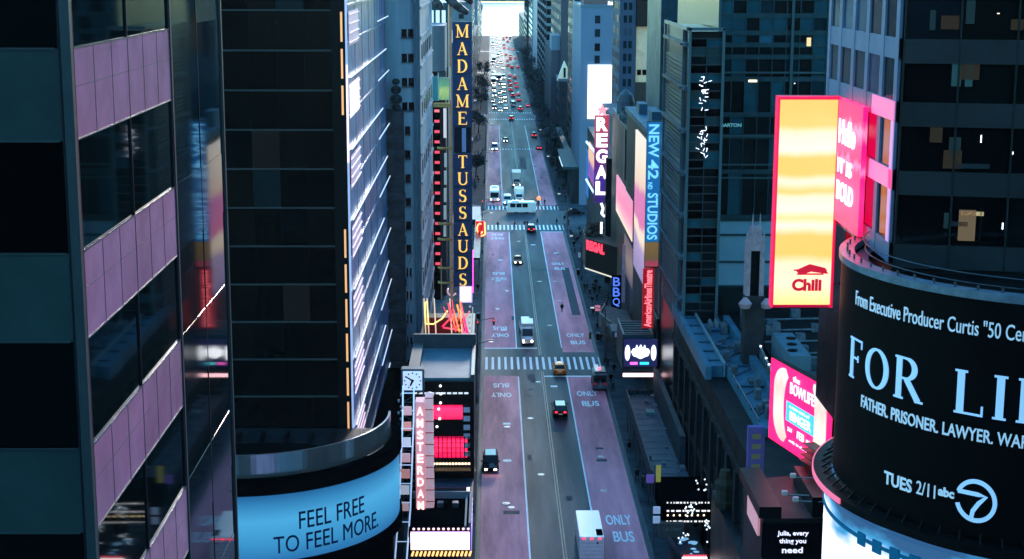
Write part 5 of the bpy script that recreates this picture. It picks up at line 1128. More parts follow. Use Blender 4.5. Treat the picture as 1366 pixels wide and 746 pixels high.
# ------------------------------------------------------------------ trees
def tree(x, y, h, label, seed):
    r = random.Random(seed); T = thing('street_tree', label, 'tree', (x, y, .14), 'street trees past the avenue')
    mb = MB(); mb.tube((x, y, .14), (x + .1, y, h * .4), .2, .13, 8); tips = []
    for k in range(9):
        a = r.uniform(0, 2 * PI); e = h * r.uniform(.6, .95); q = (x + math.cos(a) * h * .2, y + math.sin(a) * h * .2, e); mb.tube((x + .1, y, h * r.uniform(.3, .42)), q, .09, .03, 5); tips.append(q)
    mb.build('trunk', mat('bark', (.05, .045, .04), .9), T)
    mb = MB()
    for k in range(620):
        t = r.choice(tips); c = [t[i] + r.gauss(0, h * .085) for i in range(3)]; s = r.uniform(.28, .55); u = Vector((r.uniform(-1, 1), r.uniform(-1, 1), r.uniform(-1, 1))).normalized(); v = u.orthogonal().normalized()
        c = Vector(c); mb.add([c - u * s, c + v * s * .6, c + u * s, c - v * s * .6], [(0, 1, 2, 3)])
    mb.build('crown', mat('leaves', (.035, .09, .09), .7, var=.5, vs=1.5), T)
tnames = ['nearest street tree past the avenue on the right', 'second street tree past the avenue on the right', 'street tree beside the lattice terminal wall', 'street tree below the gabled block', 'bushy street tree right of the far bus lane', 'street tree near the far crossing on the right', 'far street tree right of the traffic jam', 'farthest street tree on the right']
for i, (x, y, h) in enumerate(((18.9, 447, 7.5), (19.2, 466, 9), (18.8, 486, 10), (19.2, 512, 11), (18.9, 540, 11), (18.8, 575, 12), (19, 665, 12), (19, 730, 13))): tree(x, y, h, tnames[i], 30 + i)
for i, (x, y, h) in enumerate(((-4.6, 452, 6.5), (-4.8, 570, 7.5), (-4.6, 664, 9), (-4.7, 730, 10), (-4.5, 820, 10))):
    tree(x, y, h, ['small street tree past the avenue on the left', 'left street tree by the blue slate block', 'left street tree just past the far crossing', 'left street tree by the middle of the traffic jam', 'farthest left street tree'][i], 50 + i)
for i, (x, y, h) in enumerate(((19.6, 425, 7), (21.2, 478, 9), (19.3, 558, 11), (19.4, 600, 12), (19.2, 700, 13), (19.4, 770, 12), (19.2, 830, 13), (19.5, 950, 12))):
    tree(x, y, h, ['small street tree at the terminal canopy', 'street tree pressed against the lattice wall', 'dark street tree between the two far crossings', 'right street tree just before the far crossing', 'tall right street tree beside the parking tower', 'right street tree level with the beige tower', 'right street tree before the third avenue', 'last right street tree before the river'][i], 70 + i)
A0 = thing('shop_awning', 'x', 'awning', (0, 0, 0)); MB().box(-1.6, 0, -5, 5, 3.3, 3.5).build('canopy', mat('awning_teal', (.1, .22, .25), .6), A0); MB().box(-.05, .0, -5, 5, 2.8, 3.3).build('valance', mat('valance', (.3, .45, .5), .6, em=.06), A0)
for s_ in (-4.6, 4.6): MB().tube((-.1, s_, 0), (-.1, s_, 3.3), .05).build('post', steel, A0)
reg(A0); ac = ['nearest the avenue', 'second past the avenue', 'third past the avenue', 'fourth past the avenue', 'fifth past the avenue', 'beside the traffic jam']
for i, y in enumerate((404, 428, 470, 520, 585, 670)): place(A0, -6.2, y, 0, 'shop awning on the left pavement, ' + ac[i], 'shop awnings past the avenue', .14, first=(i == 0))
# ------------------------------------------------------------------ street lamps and signals
def lamp(name):
    T = thing(name, 'x', 'street lamp', (0, 0, 0)); MB().tube((0, 0, 0), (0, 0, 8.2), .11, .07).tube((0, 0, 8.2), (1.9, 0, 8.7), .06, .05).lathe((0, 0, 0), [(.25, 0), (.22, .8), (.12, 1)], 10).build('pole', steel, T)
    h = MB().box(1.6, 2.4, -.16, .16, 8.6, 8.8).build('lamp_head', steel, T, bevel=.04); MB().box(1.7, 2.3, -.12, .12, 8.55, 8.597).build('lens', mat('street_lamp_glow', (.9, .95, 1), .4, em=3), h); return T
L0 = reg(lamp('street_lamp'))
spots = [(-2.1, 214, 0, 'left kerb lamp just before the near crossing'), (-2.1, 330, 0, 'left kerb lamp before the avenue'), (17.3, 236, PI, 'right kerb lamp at the near crossing'), (17.3, 301, PI, 'right kerb lamp beside the BBQ letters'),
         (17.3, 358, PI, 'right kerb lamp at the avenue corner'), (17.3, 430, PI, 'right kerb lamp in front of the terminal'), (-2.1, 440, 0, 'left kerb lamp just past the avenue'), (-2.1, 520, 0, 'left kerb lamp well past the avenue'), (17.3, 500, PI, 'right kerb lamp by the gabled block')]
for i, (x, y, r_, lb) in enumerate(spots): place(L0, x, y, r_, lb, 'street lamps along both kerbs', .14, first=(i == 0))
def signal():
    T = thing('traffic_light', 'x', 'traffic light', (0, 0, 0)); MB().tube((0, 0, 0), (0, 0, 5.6), .09, .07).tube((0, 0, 5.4), (2.6, 0, 5.9), .05).build('pole', steel, T)
    for px in (0, 2.5):
        h = MB().box(px - .17, px + .17, -.32, -.1, 4.5 + .12 * px, 5.5 + .12 * px).build('signal_head', mat('signal_yellow', (.35, .25, .05), .5), T)
        MB().ball((px, -.34, 5.25 + .12 * px), .11, 8, 6).build('red_lens', mat('signal_red', (1, .05, .05), .4, em=3, emcol=(1, .03, .06)), h)
    return T
s0 = reg(signal())
for i, (x, y, r_, lb) in enumerate([(-2.2, 241, 0, 'traffic light on the left kerb at the near crossing'), (17.2, 231, PI, 'traffic light on the right kerb at the near crossing'), (-2.2, 369, 0, 'traffic light on the left avenue corner'), (17.2, 359, PI, 'traffic light on the right avenue corner')]):
    place(s0, x, y, r_, lb, 'traffic lights at the crossings', .14, first=(i == 0))
def psign(label, x, y, col, w=.9):
    T = thing('pole_sign', label, 'sign', (x, y, .14)); MB().tube((x, y, .14), (x, y, 3.6), .05).build('pole', steel, T); MB().box(x - w / 2, x + w / 2, y - .06, y - .02, 2.5, 3.5).build('board', col, T)
psign('pink lit sign board on the right pavement beyond the crossing', 17.9, 262, mat('pink_board', (1, .3, .4), .4, em=.4)); psign('second pink sign board below the first on the right pavement', 18.2, 252, mat('rose_board', (.8, .3, .35), .4, em=.3), .7)
psign('white sign board on the right pavement at the crossing', 18.3, 243, mat('white_board', (.7, .72, .72), .5, em=.1)); psign('tall narrow white sign on the right pavement near the avenue', 18.1, 302, mat('white_board', (0, 0, 0)), .5)
psign('small white kiosk sign on the right kerb', 17.5, 312, mat('white_board', (0, 0, 0)), .5)
# red and orange neon emblem on the left corner
B = thing('burger_sign', 'small red and orange glowing corner sign at the left kerb', 'sign', (-2.2, 330, 4))
MB().box(-3.4, -1.5, 330, 330.6, 3.6, 6.9).build('box', mat('red_box', (.6, .02, .02), .4, em=.5, emcol=(1, .03, .03)), B)
mb = MB(); mb.path([(a, 329.9, b) for a, b in ell(-2.5, 5.3, .6, 1.1, 60, 330, 12)], .16).path([(-1.5, 329.9, 6.7), (-1.4, 329.9, 4.1), (-2.3, 329.9, 3.7)], .15); mb.build('neon', mat('orange_neon', (1, .5, .2), .4, em=5, emcol=(1, .22, .08)), B)
B = thing('phone_kiosk', 'red and white kiosk on the left corner by the avenue', 'kiosk', (-2.6, 357, 0)); MB().box(-3.2, -2.0, 356.5, 357.8, .14, 3.0).build('body', mat('kiosk_white', (.6, .6, .65), .5, em=.1), B, bevel=.05); MB().box(-3.0, -2.2, 356.4, 356.49, 1.2, 2.8).build('poster', mat('red_poster', (.8, .1, .15), .5, em=.4), B)
MB().box(-3.3, -1.9, 356.4, 357.9, 3.01, 3.2).build('roof', dark, B)
B = thing('pavement_screen', 'lit white wall screen on the left pavement at the avenue corner', 'screen', (-4, 366, 2)); MB().box(-5.5, -2.6, 366.2, 366.5, 1.5, 4.5).build('screen', mat('lilac_white_screen', (.8, .75, .9), .4, em=.5), B); MB().box(-5.6, -2.5, 366.51, 366.8, .14, 4.7).build('case', dark, B)
B = thing('road_works_light', 'glowing orange road works beacon beyond the avenue', 'beacon', (11.8, 395.5, 0)); MB().tube((11.8, 395.5, 0), (11.8, 395.5, 1.9), .07).build('post', dark, B); MB().ball((11.8, 395.5, 2.2), .55, 10, 8).build('globe', mat('orange_glow', (1, .3, .1), .4, em=2.0, emcol=(1, .16, .05)), B)
# ------------------------------------------------------------------ vehicles (nose points to +Y)
tyre = mat('tyre', (.012, .012, .012), .8); rimm = mat('wheel_rim', (.4, .42, .45), .3, .8); cg = mat('car_glass', (.02, .04, .05), .06, spec=.9)
headl = mat('headlight', (1, .95, .85), .3, em=18, emcol=(1, .9, .75)); taill = mat('tail_light', (1, .05, .05), .3, em=8, emcol=(1, .012, .03)); taild = mat('tail_lens', (.35, .01, .01), .3, em=.3, emcol=(1, .02, .03)); headd = mat('head_lens', (.7, .72, .75), .2)
plate = mat('number_plate', (.7, .68, .5), .5, em=.15)
def loft(mb, secs):
    """secs: (y, half width, z low, z high); rounded box sections joined nose to tail"""
    o = len(mb.v); V = []
    for y, hw, a, b in secs:
        c = min(.12, (b - a) * .3)
        V += [(-hw + c * .6, y, a), (hw - c * .6, y, a), (hw, y, a + c), (hw, y, b - c), (hw - c, y, b), (-hw + c, y, b), (-hw, y, b - c), (-hw, y, a + c)]
    n = len(secs); Fs = []
    for i in range(n - 1):
        for k in range(8): p = i * 8 + k; q_ = i * 8 + (k + 1) % 8; Fs.append((p, q_, q_ + 8, p + 8))
    Fs += [tuple(range(8)), tuple(range((n - 1) * 8, n * 8))[::-1]]
    return mb.add(V, [f[::-1] for f in Fs])
def wheels(T, hw, ys, r=.34):
    for y in ys:
        for s in (-1, 1):
            w_ = MB().tube((s * (hw - .22), y, r), (s * (hw + .01), y, r), r, r, 16).build('wheel', tyre, T); MB().tube((s * (hw - .02), y, r), (s * (hw + .03), y, r), r * .58, r * .55, 10).build('rim', rimm, w_)
def lights(T, hw, yf, yr, zf, zr, on=(1, 1), w=.32, h=.18):
    for s in (-1, 1):
        MB().box(s * (hw - .32) - w / 2, s * (hw - .32) + w / 2, yf - .02, yf + .05, zf - h / 2, zf + h / 2).build('headlight', headl if on[0] else headd, T, bevel=.03)
        MB().box(s * (hw - .3) - w / 2, s * (hw - .3) + w / 2, yr - .05, yr + .02, zr - h / 2, zr + h / 2).build('tail_light', taill if on[1] else taild, T, bevel=.02)
def car(name, cat, paint, kind='sedan', on=(1, 1)):
    T = thing(name, 'x', cat)
    hw, L = (.92, 4.7) if kind == 'sedan' else (.98, 4.9); f = L / 2; zb = .95 if kind == 'sedan' else 1.08; rf = 1.45 if kind == 'sedan' else 1.78
    mb = MB(); loft(mb, [(-f, hw * .86, .38, zb - .12), (-f + .15, hw * .96, .3, zb), (-f + .9, hw, .26, zb + .03), (0, hw, .24, zb + .02), (f - 1.2, hw, .26, zb - .02), (f - .35, hw * .94, .3, zb - .16), (f, hw * .8, .4, zb - .3)]); mb.build('body', paint, T, smooth=True)
    a, b = (-f + .55, f - 1.25) if kind == 'sedan' else (-f + .1, f - 1.2)
    t0, t1 = (a + .75, b - .85) if kind == 'sedan' else (a + .25, b - .75)
    mb = MB(); V = [(-hw * .9, a, zb), (hw * .9, a, zb), (hw * .9, b, zb), (-hw * .9, b, zb), (-hw * .72, t0, rf - .05), (hw * .72, t0, rf - .05), (hw * .72, t1, rf - .05), (-hw * .72, t1, rf - .05)]
    mb.add(V, [(3, 2, 1, 0), (4, 5, 6, 7), (0, 1, 5, 4), (1, 2, 6, 5), (2, 3, 7, 6), (3, 0, 4, 7)]); mb.build('windows', cg, T)
    mb = MB(); mb.add([(-hw * .74, t0 - .08, rf - .05), (hw * .74, t0 - .08, rf - .05), (hw * .74, t1 + .08, rf - .05), (-hw * .74, t1 + .08, rf - .05), (-hw * .64, t0 + .1, rf), (hw * .64, t0 + .1, rf), (hw * .64, t1 - .1, rf), (-hw * .64, t1 - .1, rf)], [(3, 2, 1, 0), (4, 5, 6, 7), (0, 1, 5, 4), (1, 2, 6, 5), (2, 3, 7, 6), (3, 0, 4, 7)]); mb.build('roof', paint, T)
    for s in (-1, 1):
        mb = MB()
        for (p, q) in (((s * hw * .9, a, zb), (s * hw * .73, t0, rf - .04)), ((s * hw * .9, b, zb), (s * hw * .73, t1, rf - .04)), ((s * hw * .9, (a + b) / 2, zb), (s * hw * .74, (t0 + t1) / 2, rf - .04))): mb.tube(p, q, .045, .04, 6)
        mb.build('pillar', paint, T)
        MB().ball((s * (hw + .1), b - .25, zb + .1), .12, 8, 6, .8, .7, .8).build('mirror', paint, T)
    wheels(T, hw, (-f + .95, f - .95)); lights(T, hw * .9, f + .0, -f + .0, .58, .8 if kind == 'sedan' else .95, on)
    MB().box(-.26, .26, -f - .03, -f + .02, .62, .76).build('number_plate', plate, T)
    if cat == 'taxi': MB().box(-.35, .35, -.15, .1, rf, rf + .2).build('roof_sign', mat('taxi_sign', (.9, .85, .7), .4, em=.9), T, bevel=.03)
    return T
def van(name, cat, paint, L=5.6, h=2.3, on=(1, 1)):
    T = thing(name, 'x', cat); hw = 1.0; f = L / 2
    mb = MB(); loft(mb, [(-f, hw * .96, .4, h - .1), (-f + .2, hw, .3, h), (f - 1.9, hw, .28, h), (f - 1.5, hw * .97, .28, h - .08), (f - .9, hw * .97, .28, 1.3), (f - .2, hw * .95, .3, 1.12), (f, hw * .85, .4, .95)]); mb.build('body', paint, T, smooth=True)
    mb = MB(); mb.add([(-.86, f - .93, 1.36), (.86, f - .93, 1.36), (.8, f - 1.42, h - .18), (-.8, f - 1.42, h - .18), (-.86, f - .88, 1.36), (.86, f - .88, 1.36), (.8, f - 1.37, h - .14), (-.8, f - 1.37, h - .14)], [(4, 5, 6, 7), (0, 1, 5, 4), (3, 7, 6, 2), (1, 2, 6, 5), (0, 4, 7, 3)]); mb.build('windscreen', cg, T)
    for s in (-1, 1): MB().box(s * hw - .02 if s < 0 else s * hw - .01, s * hw + .01 if s < 0 else s * hw + .02, f - 2.6, f - 1.5, 1.35, h - .3).build('side_window', cg, T)
    for s in (-1, 1): MB().box(s * .45 - .35, s * .45 + .35, -f - .02, -f + .03, 1.3, 1.9).build('rear_window', cg, T)
    wheels(T, hw, (-f + 1.1, f - .95), .37); lights(T, hw, f + .02, -f + .02, .75, 1.1, on, .3, .24); return T
def box_truck(name, cat, paint, cab, L=7.5, h=3.5, on=(0, 1), red=False):
    T = thing(name, 'x', cat); f = L / 2; hw = 1.22
    MB().box(-hw, hw, -f, f - 2.2, .95, h).build('cargo_box', paint, T, bevel=.05)
    mb = MB(); loft(mb, [(f - 2.1, 1.05, .5, 2.5), (f - 1.4, 1.08, .45, 2.55), (f - .85, 1.05, .45, 2.3), (f - .6, 1.02, .45, 1.5), (f, .95, .5, 1.3)]); mb.build('cab', cab, T, smooth=True)
    mb = MB(); mb.add([(-.85, f - .62, 1.6), (.85, f - .62, 1.6), (.8, f - .84, 2.25), (-.8, f - .84, 2.25), (-.85, f - .54, 1.6), (.85, f - .54, 1.6), (.8, f - .78, 2.27), (-.8, f - .78, 2.27)], [(4, 5, 6, 7), (0, 1, 5, 4), (3, 7, 6, 2), (1, 2, 6, 5), (0, 4, 7, 3)]); mb.build('windscreen', cg, T)
    MB().box(-.5, .5, -f + .3, f - .5, .4, .94).build('chassis', dark, T); wheels(T, 1.15, (-f + 1.4, f - 1.0), .45); lights(T, 1.15, f - .0, -f - .02, .8, .85, on, .3, .2)
    mb = MB().box(-hw + .1, hw - .1, -f - .03, -f + .0, 1.05, h - .15)
    mb.build('rear_door', mat('pink_spill_white_door', (.8, .66, .68), .5, em=.03, emcol=(1, .4, .5), var=.1) if red else paint, T)  # tail light glow put into the door's pink colour and emission
    mb = MB()
    for k in range(5): mb.box(-hw + .15, hw - .15, -f - .045, -f - .03, 1.3 + k * .42, 1.32 + k * .42)
    mb.build('door_ribs', steel, T)
    return T
def bus(name, cat, paint, L=11, h=3.1, on=(1, 1)):
    T = thing(name, 'x', cat); f = L / 2; hw = 1.25
    mb = MB(); loft(mb, [(-f, hw * .97, .4, h - .1), (-f + .2, hw, .3, h), (f - .4, hw, .3, h), (f, hw * .94, .4, h - .25)]); mb.build('body', paint, T)
    for s in (-1, 1):
        for k in range(int(L / 1.5) - 1): y = -f + .7 + k * 1.5; MB().box(s * hw - .02, s * hw + .02, y, y + 1.3, 1.5, 2.5).build('side_window', cg, T)
    MB().box(-1.05, 1.05, f - .04, f + .02, 1.2, 2.55).build('windscreen', cg, T); MB().box(-.9, .9, -f - .02, -f + .03, 1.6, 2.5).build('rear_window', cg, T)
    MB().box(-.8, .8, -f + 1, -f + 3, h, h + .25).build('roof_unit', paint, T, bevel=.05)
    wheels(T, 1.2, (-f + 2.2, f - 2.2), .48); lights(T, hw, f + .0, -f - .0, .8, .9, on, .28, .22); return T
P = lambda n, c, r=.25: mat(n, c, r, .2)
black_p, white_p, grey_p, silver_p, yel_p, red_p, blue_p = P('black_paint', (.008, .009, .012), .15), P('white_paint', (.92, .82, .76)), P('grey_paint', (.12, .14, .16)), P('silver_paint', (.42, .46, .5)), P('taxi_yellow', (.95, .3, .015), .35), P('red_paint', (.25, .015, .02)), P('blue_paint', (.05, .12, .25))
# one-off near vehicles
def solo(T, x, y, rz, label, group=None): T.location = (x, y, .012); T.rotation_euler = (0, 0, rz); T['label'] = label; reg(T); return T
solo(car('suv', 'car', black_p, 'suv', (1, 0)), -.15, 184.5, PI, 'black suv with headlights on, coming towards the camera in the left bus lane')
solo(car('sedan', 'car', P('dark_paint', (.01, .015, .02), .15), 'suv', (0, 1)), 9.25, 208, 0, 'dark car with bright red tail lights just before the near crossing')
solo(car('taxi', 'taxi', yel_p, 'sedan', (0, 0)), 10.1, 230.5, 0, 'orange yellow taxi driving over the near crossing')
T = van('utility_truck', 'truck', P('pale_grey_paint', (.4, .48, .52), .4), 5.8, 2.5, (0, 0))
MB().box(-.8, .8, -2.3, 1.0, 2.51, 2.75).build('roof_rack', steel, T); MB().box(-.3, .2, -1.5, -1.2, 2.75, 3.2).build('red_beacon', mat('pink_beacon', (1, .4, .45), .4, em=1.2, emcol=(1, .25, .3)), T); MB().box(-.7, -.1, -2.6, 1.2, 2.76, 2.95).build('white_pipes', white_p, T)
solo(T, 15.5, 222.5, 0, 'pale grey utility truck with cluttered roof, parked at the right kerb by the crossing')
T = van('delivery_van', 'van', white_p, 6.2, 2.6, (1, 1)); MB().box(-.95, .95, -3.2, .8, 2.61, 3.1).build('high_roof', mat('cream_roof', (.8, .75, .65), .4), T, bevel=.06)
solo(T, 5.75, 250.5, PI, 'tall white van heading towards the camera, waiting at the near crossing')
solo(car('sedan', 'car', mat('pale_teal_paint', (.3, .5, .55), .3), 'suv', (0, 0)), 5.6, 258.8, PI, 'pale teal car right behind the tall white van')
solo(car('taxi', 'taxi', P('orange_paint', (.75, .25, .06), .3), 'sedan', (1, 0)), 5.3, 319, PI, 'orange taxi with white roof lights coming towards the camera in mid block')
solo(car('suv', 'car', red_p, 'suv', (0, 1)), 9.0, 358, 0, 'dark red car with tail lights on, stopping at the avenue crossing')
T = bus('shuttle_bus', 'bus', white_p, 7.0, 2.8, (0, 0)); solo(T, 7.3, 386, -PI / 2, 'white shuttle bus crossing the street along the avenue')
solo(car('sedan', 'car', black_p, 'sedan', (0, 0)), 20.4, 383, -PI / 2, 'black car waiting sideways on the avenue at the right corner')
T = box_truck('box_truck', 'truck', P('cream_white', (.9, .78, .72), .45), white_p, 10.2, 3.6, (0, 1), True)
MB().box(.5, 1.15, -4.6, -2.9, 3.605, 3.66).build('roof_hatch', black, T, bevel=.02); MB().ball((.55, -5.15, 3.0), .1, 8, 6).build('dark_knob', black, T)
mb = MB()
for k in (-.8, 0, .8): mb.box(k - .15, k + .15, -5.16, -5.11, 3.4, 3.47)
mb.build('marker_lights', taill, T)
solo(T, 10.05, 156.2, 0, 'cream box truck with rear door coloured pink for tail light glow and dark roof hatch, nearest vehicle')
# vehicles waiting beyond the avenue
solo(bus('city_bus', 'bus', mat('cream_bus', (.9, .8, .74), .35), 9.5, 3.0, (1, 1)), .7, 408, PI, 'white bus with lit front in the left bus lane beyond the avenue')
solo(van('minibus', 'van', mat('pale_blue_van', (.5, .65, .7), .35), 5.4, 2.2, (1, 1)), 3.95, 401, PI, 'pale blue white van in the front row waiting at the avenue')
solo(box_truck('cream_truck', 'truck', mat('cream_box', (.95, .76, .62), .5), white_p, 7.4, 3.4, (1, 0)), 7.0, 405, PI, 'cream box truck in the front row waiting at the avenue')
solo(car('sedan', 'car', white_p, 'sedan', (1, 1)), 6.9, 420, PI, 'white car right behind the cream box truck')
solo(box_truck('tall_truck', 'truck', mat('cream_box', (0, 0, 0)), mat('cream_box', (0, 0, 0)), 9.5, 3.9, (1, 0)), 6.8, 435, PI, 'tall cream truck behind the white car beyond the avenue')
solo(van('delivery_van', 'van', white_p, 5.4, 2.3, (1, 0)), .9, 519, PI, 'white van with headlights on in the far left bus lane')
solo(car('sedan', 'car', grey_p, 'sedan', (1, 0)), 4.7, 545, PI, 'grey car with headlights on beside the white van far off')
solo(car('sedan', 'car', P('blue_white', (.4, .6, .75)), 'suv', (1, 1)), 14.9, 560, 0, 'pale blue lit car at the right kerb before the street trees')
solo(car('sedan', 'car', grey_p, 'sedan', (0, 1)), 15.6, 522, 0, 'dark car with dim tail lights at the right kerb before the trees')
solo(car('suv', 'car', P('black_far', (.01, .01, .015)), 'suv', (0, 1)), 7.6, 622, 0, 'black suv with red tail lights at the far crossing')
# far jam: copies
protos = {'w': reg(van('far_van', 'van', white_p, 5.2, 2.3, (1, 0))), 'd': reg(car('far_car', 'car', P('charcoal_paint', (.03, .035, .04)), 'sedan', (1, 1))), 'r': reg(car('far_car', 'car', red_p, 'suv', (1, 1))), 's': reg(car('far_car', 'car', silver_p, 'sedan', (1, 1))), 'y': reg(car('far_taxi', 'taxi', yel_p, 'sedan', (1, 1)))}
protos['b'] = reg(bus('far_bus', 'bus', white_p, 11, 3.1, (1, 1)))
names = {'w': ('far white van', 'van'), 'd': ('far charcoal car', 'car'), 'r': ('far dark red car', 'car'), 's': ('far silver car', 'car'), 'y': ('far yellow taxi', 'taxi'), 'b': ('far white bus', 'bus')}
rr = random.Random(12); used = set(); jam = []
for x, rz in ((.9, PI), (3.9, PI), (6.2, PI), (9.3, 0), (12.0, 0), (15.0, 0)):
    y = 658 + rr.uniform(0, 25)
    while y < 1330:
        if not any(a - 6 < y < b + 4 for a, b in AVES): jam.append((x + rr.uniform(-.5, .5), y, rz))
        y += rr.uniform(10, 46) if y < 860 else rr.uniform(22, 110)
jam = [j for j in jam if not (j[0] > 14 and rr.random() < .5)]
for x, y, rz in jam:
    k = rr.choice('wwdrssydb' if rz else 'ddrrsyrw'); first = k not in used; used.add(k)
    lane = 'coming lanes' if rz else 'outgoing lanes'; seg = 'between the second and third avenues' if y < 887 else ('between the third and fourth avenues' if y < 1108 else 'in the last block before the river')
    place(protos[k], x, y, rz, f'{names[k][0]} in the {lane} {seg}', f'{names[k][0]}s in the {lane} {seg}', .012, first=first)
for k, p in protos.items():
    if k not in used: place(p, 3.9, 1345, PI, f'{names[k][0]} closest to the river', None, .012, first=True)
# red car cluster mid distance
# ------------------------------------------------------------------ people
def person_mesh(stride=.28, arm=.2):
    V = [(0, 0, .98), (0, 0, 1.2), (0, .01, 1.42), (0, .02, 1.54), (0, .03, 1.68), (-.1, 0, .92), (-.11, stride * .5, .5), (-.11, stride * .9 - .05, .09), (-.11, stride * .9 + .1, .04), (.1, 0, .92), (.11, -stride * .3, .5), (.11, -stride, .1), (.11, -stride + .15, .04),
         (-.2, 0, 1.42), (-.25, -arm * .5, 1.16), (-.24, -arm * .2, .92), (.2, 0, 1.42), (.25, arm * .5, 1.16), (.24, arm * .9, .95), (-.24, -arm * .1, .84), (.24, arm * 1.05, .87)]
    R_ = [.15, .15, .16, .06, .1, .1, .07, .05, .04, .1, .07, .05, .04, .065, .05, .035, .065, .05, .035, .035, .035]
    Ed = [(0, 1), (1, 2), (2, 3), (3, 4), (0, 5), (5, 6), (6, 7), (7, 8), (0, 9), (9, 10), (10, 11), (11, 12), (2, 13), (13, 14), (14, 15), (2, 16), (16, 17), (17, 18), (15, 19), (18, 20)]
    me = bpy.data.meshes.new('person_body'); me.from_pydata(V, Ed, []); o = bpy.data.objects.new('tmp_person', me); C.objects.link(o)
    md = o.modifiers.new('skin', 'SKIN')
    for v, r in zip(me.skin_vertices[0].data, R_): v.radius = (r, r * .85)
    me.skin_vertices[0].data[0].use_root = True
    sb = o.modifiers.new('sub', 'SUBSURF'); sb.levels = 1; sb.render_levels = 1
    dg = bpy.context.evaluated_depsgraph_get(); out = bpy.data.meshes.new_from_object(o.evaluated_get(dg)); bpy.data.objects.remove(o)
    return out
skin = mat('skin', (.42, .28, .22), .6); trs = [mat('dark_trousers', (.02, .025, .035), .8), mat('jeans', (.05, .08, .14), .8)]
def person(coat, x, y, rz, label, stride=.28, tr=0, hair=(.03, .02, .015), group=None):
    T = thing('person', label, 'person', (0, 0, 0)); me = person_mesh(stride); me.materials.append(skin); me.materials.append(trs[tr])
    for p in me.polygons: p.use_smooth = True; p.material_index = 1 if p.center[2] < .95 and abs(p.center[0]) < .19 else 0
    link('body', me, T)
    mb = MB(); loft(mb, [(0, 0, 0, 0)] * 0) if False else None
    mb.lathe((0, 0, 0), [(.19, .8), (.2, .95), (.185, 1.15), (.21, 1.38), (.12, 1.49), (.09, 1.53)], 14)
    mb.v = [(v[0] * 1.1, v[1] * .85, v[2]) for v in mb.v]
    for s in (-1, 1): mb.tube((s * .2, 0, 1.42), (s * .262, -s * -.1 * 1.0 if s > 0 else -.1, 1.15), .075, .065); mb.tube((s * .262, .1 * s, 1.15), (s * .25, .16 if s > 0 else -.06, .95), .062, .05)
    mb.build('coat', coat, T, smooth=True)
    MB().ball((0, .0, 1.72), .115, 10, 8, .9, 1.0, 1.0).build('hair', mat('hair_%d' % int(hair[0] * 1000), hair, .7), T, smooth=True)
    MB().ball((0, .14, 1.66), .018, 6, 4, 1, 1.4, 1.4).build('nose', skin, T)
    T.location = (x, y, .14 if (x < -1.6 or x > 16.6) else .012); T.rotation_euler = (0, 0, rz)
    return T
ck = [mat('black_coat', (.012, .012, .016), .8), mat('navy_coat', (.02, .035, .07), .8), mat('grey_coat', (.09, .1, .11), .8), mat('brown_coat', (.1, .06, .035), .8), mat('red_coat', (.3, .03, .03), .8)]
ppl = [(0, 9.9, 396, 0, 'person in a black coat standing left of the orange beacon'), (1, 11.6, 397, 1, 'person in a navy coat standing under the orange beacon'), (3, 13.4, 398, 2, 'person in a brown coat carrying something pale beyond the avenue'),
       (0, 17.2, 371, .3, 'person in black waiting at the right corner of the avenue'), (2, 17.9, 366, 2, 'person in a grey coat at the right corner of the avenue'), (1, 17.4, 361, 3, 'person in navy leaving the avenue crossing on the right'),
       (0, 19.3, 318, 0, 'person in black on the right pavement under the red lettered marquee'), (2, 20.0, 309, 3.1, 'person in grey walking beside the tall narrow white sign'), (0, 18.9, 287, .2, 'person in black right of the small white signs'), (1, 19.9, 288, 3, 'person in navy, right one of the two beside the BBQ letters'),
       (0, 19.6, 272, .1, 'person in black alone on the wide right pavement'), (4, 17.6, 249, 0, 'person in a red coat near the white sign board'), (0, 12.3, 272, PI, 'lone person in black standing in the right bus lane'), (0, 17.5, 257, 1, 'person in black beside the pink sign boards'), (2, 17.6, 233, 2, 'person in grey at the right end of the near crossing'), (0, 18.2, 229, 0, 'person in black behind the parked utility truck'),
       (0, -2.4, 236, 0, 'person in black at the left end of the near crossing'), (1, -2.8, 222, 3.1, 'person in navy on the left pavement before the crossing'), (4, -2.5, 368, 1, 'person in red at the left corner of the avenue'), (0, -2.6, 289, 0, 'person in black on the left pavement in mid block')]
for c_, x, y, rz, lb in ppl: person(ck[c_], x, y, rz, lb, .28 if rz else .12, c_ % 2)
pp = [reg(person(ck[c_], 18, 200 + 3 * c_, 0, 'x', .3, c_ % 2)) for c_ in range(4)]; up = set(); rq = random.Random(31)
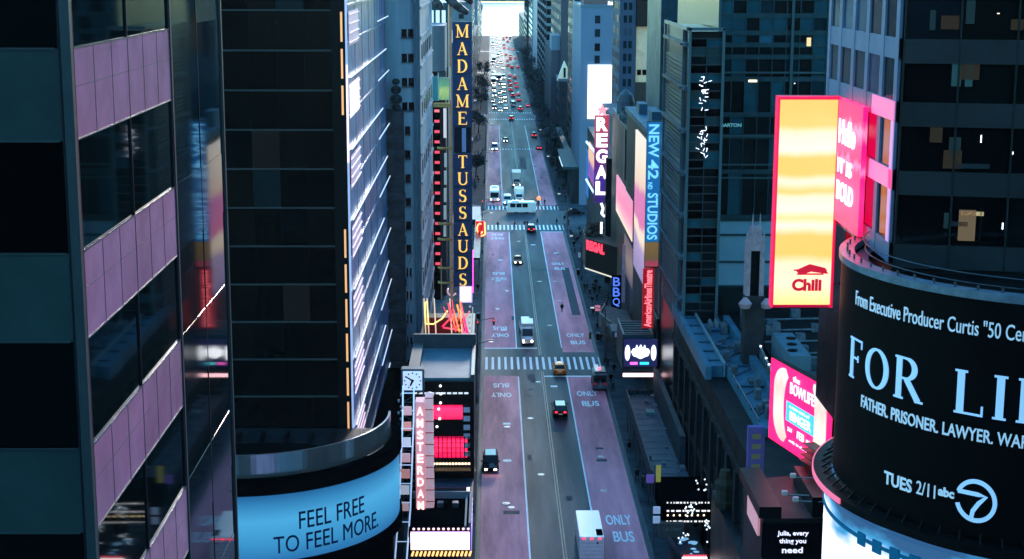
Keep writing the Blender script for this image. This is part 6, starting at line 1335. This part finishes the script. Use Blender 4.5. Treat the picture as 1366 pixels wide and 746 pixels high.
zones = [(17.2, 21.0, 262, 300, 20, 'person in dark clothes strolling on the wide right pavement before the avenue', 'people on the right pavement'), (17.3, 20.5, 304, 358, 20, 'person in dark clothes near the avenue corner on the right', 'people at the right avenue corner'),
         (-2.3, -7, 300, 362, 14, 'person in dark clothes on the left pavement before the avenue', 'people on the left pavement'), (17.4, 21, 398, 500, 12, 'distant person in dark clothes under the right street trees', 'people under the street trees'), (-2.4, -6.5, 398, 560, 18, 'distant person in dark clothes on the left pavement past the avenue', 'people past the avenue on the left'), (0, 15.5, 361, 367, 6, 'person in dark clothes walking over the avenue crossing', 'people on the avenue crossing'), (17.1, 17.6, 166, 226, 5, 'person in dark clothes squeezed along the right kerb', 'people along the right kerb')]
for x0, x1, y0, y1, n_, lb, g in zones:
    for k in range(n_):
        i_ = rq.randrange(4); x_ = rq.uniform(x0, x1); y_ = rq.uniform(y0, y1); place(pp[i_], x_, y_, rq.uniform(0, 6.28), lb, g, .14 if (x_ < -1.6 or x_ > 16.6) else .012, first=i_ not in up, sc=rq.uniform(.93, 1.05)); up.add(i_)
for x, y, lb in ((17.0, 306, 'dark litter bin with a white lid on the right kerb'), (17.3, 251, 'dark litter bin by the white sign board'), (-2.3, 266, 'dark litter bin on the left kerb')):
    T = thing('litter_bin', lb, 'litter bin', (x, y, .14)); MB().lathe((x, y, .14), [(.3, 0), (.38, .9), (.36, 1.0)], 12).build('bin', dark, T); MB().lathe((x, y, 1.15), [(.38, 0), (.3, .15), (.1, .22)], 12).build('lid', mat('pale_lid', (.6, .65, .68), .5), T)
mb = MB()
# steam vent on the bus lane
tag(MB().lathe((1.6, 171.5, .0), [(.55, .014), (.5, .05), (.2, .06)], 12).build('access_cover', steel), 'pale metal access cover standing slightly proud in the left bus lane', 'cover')
# ------------------------------------------------------------------ air
HZ = MB().box(-700, 700, -300, 3300, -2, 110).build('haze', None)
hm = bpy.data.materials.new('haze_air'); hm.use_nodes = True; hn = hm.node_tree; hn.nodes.remove(hn.nodes['Principled BSDF'])
pv = hn.nodes.new('ShaderNodeVolumePrincipled'); pv.inputs['Color'].default_value = (.62, .8, .95, 1); pv.inputs['Density'].default_value = .00003; pv.inputs['Anisotropy'].default_value = .3
hn.links.new(pv.outputs[0], hn.nodes['Material Output'].inputs['Volume']); HZ.data.materials.clear(); HZ.data.materials.append(hm); tag(HZ, kind='stuff')
# ------------------------------------------------------------------ tidy helper property
for o in bpy.data.objects:
    if '_w' in o: del o['_w']
